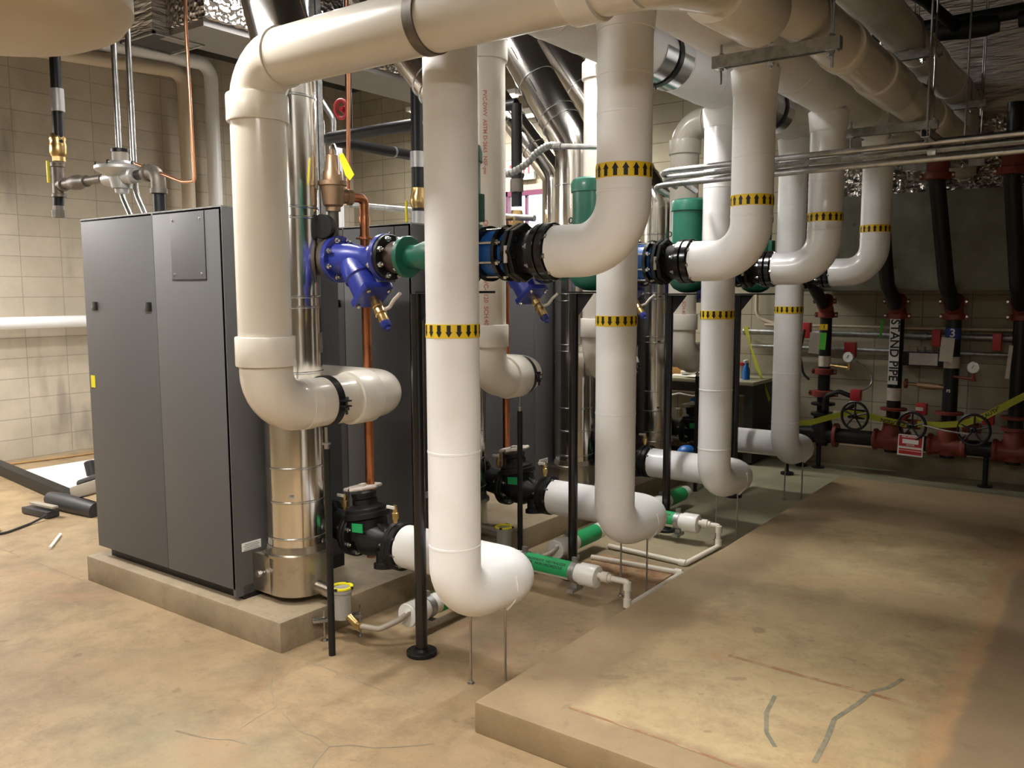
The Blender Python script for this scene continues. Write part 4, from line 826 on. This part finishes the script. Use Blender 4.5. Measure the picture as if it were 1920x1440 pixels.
for q in (-.6,.6): b=NB(); tube(b,[(-6.35+q,7.7,3.86),(-6.35+q,7.7,ZC)],.004,6); part('hanger_wire',b,'steel',t)
# wall duct wrap on the right
t=thing('wrapped_duct','dark green-grey wrapped rectangular duct along the far wall at right','duct',(-.3,8.3,1.68))
b=NB(); box(b,(-.35,8.33,2.11),(4.5,.68,.84),bev=.03)
part('wrap',b,'duct_wrap',t)
for i,(x,z) in enumerate(((-1.05,2.35),(-2.1,2.28),(-1.75,1.9),(-.4,2.2))):
    b=NB(); lathe(b,(x,7.99,z),(0,-1,0),[(-.01,.06),(.0,.04),(-.002,.012),(.004,.008),(.004,0)],12); part('pin_cap',b,'duct_wrap',t)
b=NB()
def crinkle(bm,x0,x1,y0,z0,z1,nx,nz,amp,front=True):
    g=[[bm.verts.new((x0+(x1-x0)*i/nx,y0+random.uniform(-amp,amp),z0+(z1-z0)*j/nz+random.uniform(-amp,amp)*.4)) for j in range(nz+1)] for i in range(nx+1)]
    for i in range(nx):
        for j in range(nz): bm.faces.new((g[i][j],g[i+1][j],g[i+1][j+1],g[i][j+1]))
    bk=[[bm.verts.new((x,y0+.3,z)) for z in (z0,z1)] for x in (x0,x1)]
    bm.faces.new((bk[0][0],bk[1][0],bk[1][1],bk[0][1]))
crinkle(b,-2.7,1.9,8.26,2.53,3.16,90,14,.035); solo('foil_insulation',b,'foil','crumpled silver foil insulation above the green-grey duct','insulation',ang=20)
b=NB(); box(b,(.2,8.35,3.80),(4.6,.55,1.30),bev=.03); solo('foil_faced_duct',b,'foil_sheet','wide duct faced in wrinkled foil sheet at the top right','duct')
b=NB(); tube(b,[(-1.75,7.0,3.60),(.8,7.0,3.62)],.05,18); lathe(b,(-1.32,7.0,3.55),(1,0,0),[(0,.06),(.12,.065),(.2,.075),(.32,.075),(.4,.06)],18); tube(b,[(-1.17,7.0,3.55),(-1.30,6.5,3.64),(-1.45,5.9,3.68)],.04,14); lathe(b,(-.8,7,3.56),(1,0,0),[(0,.06),(.06,.06)],16)
solo('sprinkler_pipe',b,'black_iron','black sprinkler branch pipe with tee against the foil ceiling','sprinkler pipe')
b=NB(); tube(b,[(-.62,3.6,3.62),(-.62,8.2,3.62)],.10,24); solo('sprinkler_main',b,'black_iron','thick black pipe slanting through the top right corner','sprinkler pipe')
# ------------------------------------------------------------------ sprinkler risers on the far wall
def coupling(parent,o,d,r,m='red_iron'):
    b=NB(); d=V(d).normalized(); lathe(b,V(o)-d*.03,d,[(0,r+.004),(.006,r+.022),(.054,r+.022),(.06,r+.004)],24); x,y=frame(d)
    for s in (1,-1): box(b,V(o)+V((1,0,0))*s*(r+.035) if abs(d.x)<.9 else V(o)+V((0,0,1))*s*(r+.035),(.03,.03,.05),bev=.006)
    c=part('coupling',b,m,parent); 
    for s in (1,-1):
        b=NB(); lathe(b,V(o)+(V((1,0,0)) if abs(d.x)<.9 else V((0,0,1)))*s*(r+.04)+V((0,-.015,0)),(0,-1,0),[(0,.011),(.012,.011)],6); part('bolt',b,'bolt_steel',c)
def wheel(parent,c,n,r,m='black_iron',spokes=5):
    n=V(n).normalized(); x,y=frame(n); b=NB(); N=32; P=[V(c)+(x*math.cos(2*PI*i/N)+y*math.sin(2*PI*i/N))*r for i in range(N+1)]; tube(b,P,.012,8,caps=False)
    lathe(b,V(c)-n*.02,n,[(0,.022),(.05,.022),(.055,.012),(.09,.012)],12)
    for j in range(spokes): a=2*PI*j/spokes+.3; tube(b,[V(c),V(c)+(x*math.cos(a)+y*math.sin(a))*r],.008,6)
    return part('handwheel',b,m,parent)
RY=8.30
rz=[(-2.40,'first sprinkler riser from the left, marked with a yellow 1',.055),(-1.77,'black sprinkler riser lettered STAND PIPE',.06),(-1.31,'sprinkler riser with a blue band marked 3',.062),(-.80,'sprinkler riser cut off by the right edge of the photo',.06)]
for i,(x,lab,r) in enumerate(rz):
    t=thing('sprinkler_riser',lab,'sprinkler riser',(x,RY,.3))
    b=NB(); tube(b,[(x,RY,.22),(x,RY,1.50)],r,24)
    part('pipe',b,'black_iron',t)
    b=NB(); topx=x+[-.05,-.03,-.06,-.05][i]
    tube(b,[(x,RY,1.46),(x,RY,1.52),(x-.0,7.86,1.74),(topx,7.58,2.55),(topx,7.58,3.1)],r,24,.10,5); part('offset_pipe',b,'black_iron',t,'black pipe offset outward over the duct')
    coupling(t,(x,RY,1.47),(0,0,1),r); coupling(t,(x,RY-.06,1.60),(0,-.9,1),r)
    b=NB(); tube(b,[(x,RY,1.46),(x,RY,1.52),(x,RY-.10,1.58)],r+.012,20,.05,4); part('elbow_fitting',b,'red_iron',t)
    coupling(t,(topx,7.58,2.60),(0,0,1),r+.015); coupling(t,(topx,7.58,2.80),(0,0,1),r+.015)
    b=NB(); lathe(b,(topx,7.58,2.58),(0,0,1),[(0,r+.02),(.24,r+.02)],20); part('valve_body',b,'red_iron',t)
    b=NB(); lathe(b,(x,RY,.60),(0,0,1),[(0,.06),(.01,r+.055),(.03,r+.055),(.035,r)],24); lathe(b,(x,RY,.25),(0,0,1),[(0,.09),(.06,.10),(.14,.10),(.2,.085),(.25,.08),(.26,.11),(.285,.11)],24); part('check_valve',b,'red_iron' if i else 'black_iron',t)
    if i in (0,2):
        b=NB(); lathe(b,(x,RY,.98 if i==0 else 1.02),(0,0,1),[(0,r+.001),(0,r+.002),(.10,r+.002),(.10,r+.001)],24); part('white_wrap',b,'tag_white',t)
    if i==0:
        b=NB(); box(b,(x-.005,RY-r-.003,1.355),(.075,.004,.055)); p=part('number_band',b,'yellow',t,'yellow square marked 1'); text_part('numeral','1',.05,'arrow_black',p,(x,RY-r-.006,1.355),(1,0,0),(0,0,1))
        coupling(t,(x,RY,.93),(0,0,1),r+.01); coupling(t,(x,RY,.72),(0,0,1),r+.03)
    if i==2:
        b=NB(); lathe(b,(x,RY,1.27),(0,0,1),[(0,r+.001),(0,r+.002),(.10,r+.002),(.10,r+.001)],24); K('band_blue',(.02,.05,.22),.5); p=part('number_band',b,'band_blue',t,'dark blue band marked 3'); text_part('numeral','3',.10,'white_label',p,(x+.005,RY-r-.005,1.325),(1,0,0),(0,0,1))
        text_part('lettering','\u00a0FS',.035,'white_label',t,(x-.01,RY-r-.003,.82),(1,0,0),(0,0,1))
    if i==1:
        b=NB(); box(b,(x-.005,RY-r-.002,1.16),(.085,.004,.62)); p=part('name_strip',b,'white_label',t,'white strip lettered STAND PIPE'); text_part('lettering','STAND PIPE',.105,'arrow_black',p,(x-.005,RY-r-.006,1.16),(0,0,-1),(1,0,0))
        b=NB(); lathe(b,(x,RY,.70),(0,0,1),[(0,r+.001),(0,r+.002),(.115,r+.002),(.115,r+.001)],24); part('white_wrap',b,'tag_white',t)
# horizontals
t=thing('sprinkler_main','dark horizontal sprinkler main with red fittings near the floor','sprinkler pipe',(-1.5,8.3,.25))
b=NB(); tube(b,[(-2.9,RY-.02,.33),(1.0,RY-.02,.33)],.07,24); part('pipe',b,'black_iron',t)
b=NB(); 
for x in (-1.77,-1.31,-.8): lathe(b,(x-.16,RY-.02,.33),(1,0,0),[(0,.075),(.01,.10),(.03,.10),(.05,.085),(.27,.085),(.29,.10),(.31,.10),(.32,.075)],24)
for x in (-2.28,-.55): lathe(b,(x,RY-.02,.33),(1,0,0),[(0,.115),(.03,.115)],24)
part('red_fittings',b,'red_iron',t)
for x in (-2.42,-2.58,-1.0):
    b=NB(); tube(b,[(x,RY-.02,0),(x,RY-.02,.28)],.022,12); lathe(b,(x,RY-.02,0),(0,0,1),[(0,.06),(.01,.06)],14); part('support_leg',b,'black_iron',t)
for i,(x0,x1,z,r,m,l) in enumerate(((-3.32,1.5,1.28,.028,'galvanised','upper grey pipe running along the far wall behind the risers'),(-3.25,1.5,1.13,.02,'galvanised','lower grey pipe running along the far wall behind the risers'),(-3.1,1.5,1.35,.014,'tan_pipe','thin tan conduit along the far wall above the grey pipes'))):
    b=NB(); tube(b,[(x0,8.60,z),(x1,8.60,z)],r,14)
    if i==0:
        for x in (-3.32,-1.62,-1.43,-1.02): lathe(b,(x,8.60,z),(1,0,0),[(0,r+.012),(.05,r+.012)],12)
    solo('wall_pipe',b,m,l,'pipe')
b=NB(); tube(b,[(-3.20,8.62,2.0),(-3.20,8.62,1.42),(-3.0,8.62,1.36)],.018,12,.12,6); solo('wall_conduit',b,'tan_pipe','tan conduit dropping down the far wall and bending right','conduit')
# gate valves with wheels
for i,(x,z,r,lab) in enumerate(((-2.03,.57,.125,'black spoked handwheel valve beside the first sprinkler riser'),(-1.55,.52,.12,'black spoked handwheel valve below the STAND PIPE riser'),(-1.07,.53,.13,'black spoked handwheel valve below the riser marked 3'))):
    t=thing('gate_valve',lab,'valve',(x,8.1,z-.2)); wheel(t,(x,8.0,z),(-.25,-1,.05),r)
    b=NB(); tube(b,[(x,8.02,z),(x-.0,8.25,z-.02)],.016,10); tube(b,[(x-.12,8.26,z-.02),(x+.02,8.26,z-.02)],.045,14); tube(b,[(x-.1,8.1,z+.03),(x-.08,8.25,z+.06)],.02,8); part('yoke',b,'black_iron' if i==0 else 'red_iron',t)
    if i==0:
        b=NB(); box(b,(x-.18,8.12,z-.01),(.09,.004,.05),Rz(.15,3,'Y')); part('tag',b,'tag_white',t,'white hanging tag')
        b=NB(); tube(b,[(x-.33,8.2,z+.0),(x-.32,8.2,z+.14),(x-.2,8.2,z+.19),(x-.05,8.2,z+.14)],.022,10,.06,5); part('yoke_arm',b,'black_iron',t)
for i,(x,y,z,lab) in enumerate(((-2.66,8.45,.78,'x'),(-2.055,8.12,.745,'red switch box above the first handwheel valve'),(-1.50,8.12,.66,'red switch box with white tag above the second handwheel'),(-.98,8.12,.62,'red switch box right of the riser marked 3'),(-2.63,8.48,1.31,'red box on the grey pipe left of the first sprinkler riser'),(-2.2,8.42,1.14,'red pressure switch right of the first sprinkler riser'),(-1.47,8.48,1.27,'red box on the grey pipe left of the riser marked 3'),(-.99,8.48,1.25,'red box on the grey pipe at the far right'))):
    if i==0: continue
    b=NB(); box(b,(x,y,z),(.085,.09,.10) if i<4 else (.07 if i!=5 else .10,.08,.15 if i!=5 else .14),bev=.006); o=solo('switch_box',b,'red_bright',lab,'switch box')
    if i==2: b=NB(); box(b,(x-.01,y-.047,z+.005),(.06,.003,.03)); part('tag',b,'tag_white',o)
for i,(x,z,lab) in enumerate(((-2.15,1.085,'round white pressure gauge beside the first sprinkler riser'),(-1.12,1.04,'round white pressure gauge beside the riser marked 3'))):
    t=thing('pressure_gauge',lab,'gauge',(x,8.2,z-.08)); b=NB(); lathe(b,(x,8.2,z),(-.1,-1,0),[(0,.045),(.02,.05),(.034,.05),(.036,.045)],28); part('case',b,'steel',t); b=NB(); lathe(b,(x-.003,8.163,z),(-.1,-1,0),[(0,.044),(.001,.044)],28); f=part('dial',b,'white_label',t)
    b=NB(); box(b,(x-.004,8.160,z+.008),(.004,.002,.035),Rz(.5,3,'Y')); part('needle',b,'arrow_black',f)
    b=NB(); lathe(b,(x,8.2,z-.05),(0,0,-1),[(0,.01),(.03,.014),(.05,.014),(.05,.02),(.07,.02)],10); tube(b,[(x,8.2,z-.10),(x-.18,8.26,z-.09)],.012,8); part('stem',b,'brass' if i==0 else 'red_iron',t)
for i,(x,z,w,h,m,lab) in enumerate(((-2.47,1.205,.095,.20,'tag_white','white card tag hanging on the first sprinkler riser'),(-2.39,1.225,.055,.16,'lime','lime green tag behind the white card on the first riser'),(-1.335,1.185,.105,.21,'tag_white','white card tag hanging on the riser marked 3'),(-1.875,1.36,.03,.16,'lime','lime green tag edge on the STAND PIPE riser'),(-.86,1.1,.03,.28,'tag_white','pale card tag at the right edge of the photo'))):
    b=NB(); box(b,(x,8.19-.004*i,z),(w,.003,h),Rz(.06,3,'Y')@Rz(.1 if i!=3 else 1.1,3,'Z')); lathe(b,(x+.002,8.185-.004*i,z+h*.42),(0,-1,0),[(0,.006),(.002,.006)],8); solo('tag',b,m,lab,'tag')
b=NB(); tube(b,[(-2.58,8.24,1.33),(-2.62,8.24,1.1),(-2.58,8.24,.9),(-2.52,8.24,.85)],.012,8,.1,5); solo('flexible_conduit',b,'black_iron','dark flexible conduit looping left of the first sprinkler riser','conduit')
b=NB(); tube(b,[(-2.1,8.24,1.05),(-1.98,8.3,.95),(-1.95,8.3,.82),(-2.03,8.2,.78)],.008,8,.1,6); solo('flexible_conduit',b,'galvanised','thin cable arching down to the first red switch box','cable')
t=thing('name_plate_box','small placard box beside the STAND PIPE riser','sign',(-1.58,8.55,1.03))
b=NB(); box(b,(-1.58,8.60,1.07),(.42,.17,.13),bev=.004); part('box',b,'black_iron',t); b=NB(); box(b,(-1.58,8.512,1.07),(.24,.004,.11)); part('placard',b,'tag_white',t)
for j in range(5): b=NB(); lathe(b,(-1.72+.07*j,8.56,1.135),(0,0,1),[(0,.01),(.04,.010),(.045,.015),(.05,.015)],8); part('spare_head',b,'brass',t)
# little brass drain and red wheel
t=thing('drain_valve','small bronze angle valve with red knob left of the riser marked 3','valve',(-1.5,8.3,.85)); b=NB(); lathe(b,(-1.66,8.28,.86),(1,0,-.05),[(0,.012),(.08,.014),(.09,.03),(.22,.032),(.28,.02),(.36,.018)],12); part('body',b,'bronze',t); b=NB(); lathe(b,(-1.68,8.28,.862),(1,0,0),[(0,.045),(.02,.045)],14); part('knob',b,'red_iron',t)
# tripod / black pole near far corner
b=NB(); tube(b,[(-2.56,7.8,0),(-2.66,7.95,1.0)],.017,10); lathe(b,(-2.56,7.8,0),(0,0,1),[(0,.06),(.02,.06),(.03,.02)],14); solo('leaning_pole',b,'black_iron','slim black pole leaning beside the farthest white riser','pole')
# red sign
t=thing('fire_sign','red and white printed notice hanging on the sprinkler main','sign',(-1.62,7.95,.27)); Rn=Rz(.03,3,'Y')
b=NB(); box(b,(-1.55,7.98,.35),(.205,.005,.185),Rn); part('plate',b,'white_label',t)
b=NB()
for z,h in ((.387,.095),(.2865,.03),(.314,.012)): box(b,(-1.55,7.976,z),(.185,.004,h),Rn)
p=part('red_panel',b,'red_bright',t); b=NB(); box(b,(-1.55,7.972,.385),(.13,.003,.038),Rn); part('white_panel',b,'white_label',t)
text_part('lettering','FIRE SPRINKLER',.02,'white_label',t,(-1.55,7.972,.425),(1,0,0),(0,0,1)); text_part('lettering','NOTICE',.018,'white_label',t,(-1.55,7.972,.353),(1,0,0),(0,0,1))
# caution tape
def tape(pts,w,lab,s=None):
    pts=[(p[0],p[1]+.14,p[2]) for p in pts]
    b=NB(); P=[V(p) for p in pts]; L=[]
    for i,p in enumerate(P):
        d=(P[min(i+1,len(P)-1)]-P[max(i-1,0)]).normalized(); u=V((0,-.25 if i%2 else .1,1)); u=(u-d*u.dot(d)).normalized(); L.append((b.verts.new(p+u*w/2),b.verts.new(p-u*w/2)))
    for a,c in zip(L,L[1:]): b.faces.new((a[0],a[1],c[1],c[0]))
    me=b; bmesh.ops.solidify(me,geom=list(me.faces),thickness=.0012)
    o=solo('caution_tape',b,'tape_yellow',lab,'caution tape',ang=60)
    for (q,d,u,sz) in (s or []): text_part('lettering','CAUTION',sz,'arrow_black',o,q,d,u)
tape([(-2.62,7.93,.44),(-2.45,7.93,.46),(-2.28,7.93,.525),(-2.1,7.93,.585),(-1.95,7.92,.575),(-1.78,7.92,.545),(-1.6,7.92,.52)],.055,'yellow caution tape strung between the handwheel valves',[((-1.72,8.055,.533),(-1,0,.12),(-.12,0,-1),.045)])
tape([(-1.52,7.93,.53),(-1.32,7.9,.545),(-1.15,7.88,.575),(-1.0,7.85,.65),(-.85,7.8,.755),(-.6,7.75,.93)],.055,'yellow caution tape rising toward the right edge of the photo',[((-.93,7.955,.70),(.8,-.05,.58),(-.58,0,.8),.045)])
tape([(-3.28,8.4,1.33),(-3.22,8.38,1.15),(-3.12,8.3,.95),(-3.0,8.2,.78),(-2.9,8.1,.62)],.05,'yellow caution tape hanging down by the blue spray bottle')
b=NB(); tube(b,[(-1.46,7.95,.545),(-1.3,7.94,.515),(-1.1,7.93,.50)],.007,6,.2,5); solo('grey_cord',b,'galvanised','thin grey cord between the second and third handwheels','cord')
# ------------------------------------------------------------------ workbench at the far wall
t=thing('workbench','dark workbench with pale top against the far wall behind the risers','workbench',(-3.7,8.35,0))
b=NB(); box(b,(-3.86,8.30,.80),(1.78,.66,.035),bev=.004); part('top',b,'bench_top',t)
b=NB(); box(b,(-3.86,8.06,.73),(1.70,.02,.10)); part('apron',b,'bench_dark',t)
for x,y in ((-4.68,8.05),(-4.68,8.58),(-3.04,8.05),(-3.04,8.58)): b=NB(); box(b,(x,y,.39),(.07,.07,.785)); part('leg',b,'bench_dark',t)
b=NB(); box(b,(-3.86,8.3,.18),(1.68,.6,.02)); part('shelf',b,'bench_dark',t); b=NB(); box(b,(-3.0,8.3,.4),(.04,.6,.76)); part('side_panel',b,'bench_dark',t)
b=NB(); box(b,(-4.02,8.45,.875),(.30,.2,.11),bev=.004); solo('carton',b,'cardboard','orange-brown cardboard carton on the workbench','box')
b=NB(); box(b,(-3.52,8.42,.885),(.16,.15,.13),bev=.004); solo('carton',b,'cardboard','small tan carton on the workbench behind the third riser','box')
for i,(x,y,w,r) in enumerate(((-3.80,8.25,.3,.2),(-3.62,8.12,.22,-.1),(-3.72,8.38,.36,.4))):
    b=NB(); box(b,(x,y,.8195+.003*i+i*.01),(w,.21,.004+.02*(i==2)),Rz(r,3,'Z')); solo('paper_sheet',b,'paper',['white papers at the left on the workbench','loose white sheet at the front edge of the workbench','thick stack of white papers at the back of the workbench'][i],'paper')
t=thing('spray_bottle','blue spray bottle with white trigger at the right end of the workbench','bottle',(-3.13,8.2,.8175)); b=NB(); lathe(b,(-3.13,8.2,.818),(0,0,1),[(0,.035),(.10,.035),(.15,.015),(.17,.013)],16); part('body',b,'spray_blue',t); b=NB(); box(b,(-3.13,8.18,1.0),(.03,.08,.03),bev=.006); part('trigger',b,'white_label',t)
t=thing('tub','grey tub with red lid on the workbench','tub',(-3.21,8.32,.8175)); b=NB(); lathe(b,(-3.21,8.32,.818),(0,0,1),[(0,.05),(.13,.055)],20); part('body',b,'regulator',t); b=NB(); lathe(b,(-3.21,8.32,.948),(0,0,1),[(0,.057),(.03,.057),(.03,.0)],20); part('lid',b,'red_bright',t)
b=NB(); box(b,(-3.55,8.2,.30),(.30,.25,.22),bev=.02); solo('bag',b,'tool_dark','dark bag on the shelf under the workbench','bag')
b=NB(); lathe(b,(-3.72,8.2,.53),(1,.2,.3),[(0,.0),(.02,.06),(.1,.07),(.16,.03),(.17,0)],14); tube(b,[(-3.74,8.2,.42),(-3.74,8.2,.2)],.012,8); solo('blue_tool',b,'spray_blue','bright blue object among the dark items under the workbench','tool')
b=NB(); tube(b,[(-3.9,7.95,.62),(-3.75,7.98,.66),(-3.6,8.0,.64),(-3.5,7.98,.68)],.008,8,.05,4); tube(b,[(-3.9,7.95,.62),(-3.9,8.04,.62)],.006,6); solo('cable_loop',b,'white_label','pale cable hanging at the front of the workbench','cable')
b=NB(); box(b,(-3.55,7.65,.05),(.5,.3,.09),bev=.015); solo('tool_tray',b,'red_bright','red tray on the floor in front of the workbench','tray')
b=NB(); lathe(b,(-3.5,7.65,.10),(0,0,1),[(0,.10),(.05,.09),(.09,.05),(.1,0)],14); solo('rag',b,'spray_blue','blue rag heaped on the red tray','rag')
# mop bucket-like pipes left of far corner omitted
# ------------------------------------------------------------------ lamps and daylight
def area(name,loc,sx,sy_,power,rot=(0,0,0),col=(1,.95,.88),spread=None):
    l=bpy.data.lights.new(name,'AREA'); l.shape='RECTANGLE'; l.size=sx; l.size_y=sy_; l.energy=power; l.color=col
    if spread: l.spread=spread
    o=bpy.data.objects.new(name,l); COL.objects.link(o); o.location=loc; o.rotation_euler=rot; return o
def fixture(x,y,z,lab,power,along='x',L=1.2,col=(1,.95,.88),spread=None):  # also builds the housing around the added fill lights
    t=thing('strip_light',lab,'light fixture',(x,y,z)); s=(L,.14,.06) if along=='x' else (.14,L,.06)
    b=NB(); box(b,(x,y,z+.035),s,bev=.01); part('housing',b,'lamp_white',t)
    b=NB(); s2=(L*.95,.05,.02) if along=='x' else (.05,L*.95,.02); box(b,(x,y,z-.004),s2); part('tube',b,'tube_glow',t)
    for q in (-.4,.4):
        b=NB(); p=(x+q*L*(along=='x'),y+q*L*(along!='x')); tube(b,[(*p,z+.06),(*p,ZC)],.004,6); part('hanger_wire',b,'steel',t)
    a=area('lamp_light',(x,y,z-.03),s[0],s[1],power,col=col,spread=spread)
WARM=(1,.94,.86)
fixture(-3.6,1.75,3.35,'strip light above the nearest boiler, out of frame',75,'x',col=(1,.97,.93))
fixture(-7.6,1.5,3.0,'added light in place of door daylight, above the floor by the left wall, out of frame',120,'y',col=(1,.96,.91))  # unseen lamp standing in for daylight from a door at left
fixture(-8.3,2.3,2.9,'second added light in place of door daylight, close to the left wall, out of frame',80,'y',col=(1,.98,.97))  # another unseen lamp, added to the door daylight at left
fixture(.0,1.45,3.05,'strip light over the right foreground pad, out of frame',40,'x',col=WARM,spread=2.05)
fixture(-.55,.45,2.75,'added fill light above the camera position, out of frame',58,'x',col=WARM)  # added fill, lights the near risers from the front
fixture(-2.9,-.4,3.2,'added fill light behind the camera to the left, out of frame',66,'x',col=(1,.95,.88))  # added fill from behind the camera, more frontal light on the risers
area('lamp_light',(-6.35,7.7,3.79),1.5,.1,110,col=(1,.97,.92))
fixture(-4.75,4.3,4.12,'added light near the ceiling above the second boiler, out of frame',80,'x',col=(1,.97,.93))  # added lamp, brightens the boiler tops, flues and far wall
fixture(-4.9,7.4,3.5,'strip light over the workbench, hidden behind the pipes',34,'x',col=(1,.97,.85))
fixture(-2.75,4.6,3.65,'strip light above the beige pipes, hidden by the headers',46,'y',col=(1,.97,.93),spread=2.3)
w=bpy.data.worlds.new('world'); S.world=w; w.use_nodes=True; bg=w.node_tree.nodes['Background']
sk=w.node_tree.nodes.new('ShaderNodeTexSky'); sk.sky_type='HOSEK_WILKIE'; sk.sun_direction=V((.3,.6,.6)).normalized(); sk.turbidity=4; w.node_tree.links.new(sk.outputs[0],bg.inputs['Color']); bg.inputs['Strength'].default_value=30
S.view_settings.view_transform='Standard'; S.view_settings.look='None'; S.view_settings.gamma=1; S.view_settings.exposure=0.22; S.view_settings.use_curve_mapping=False
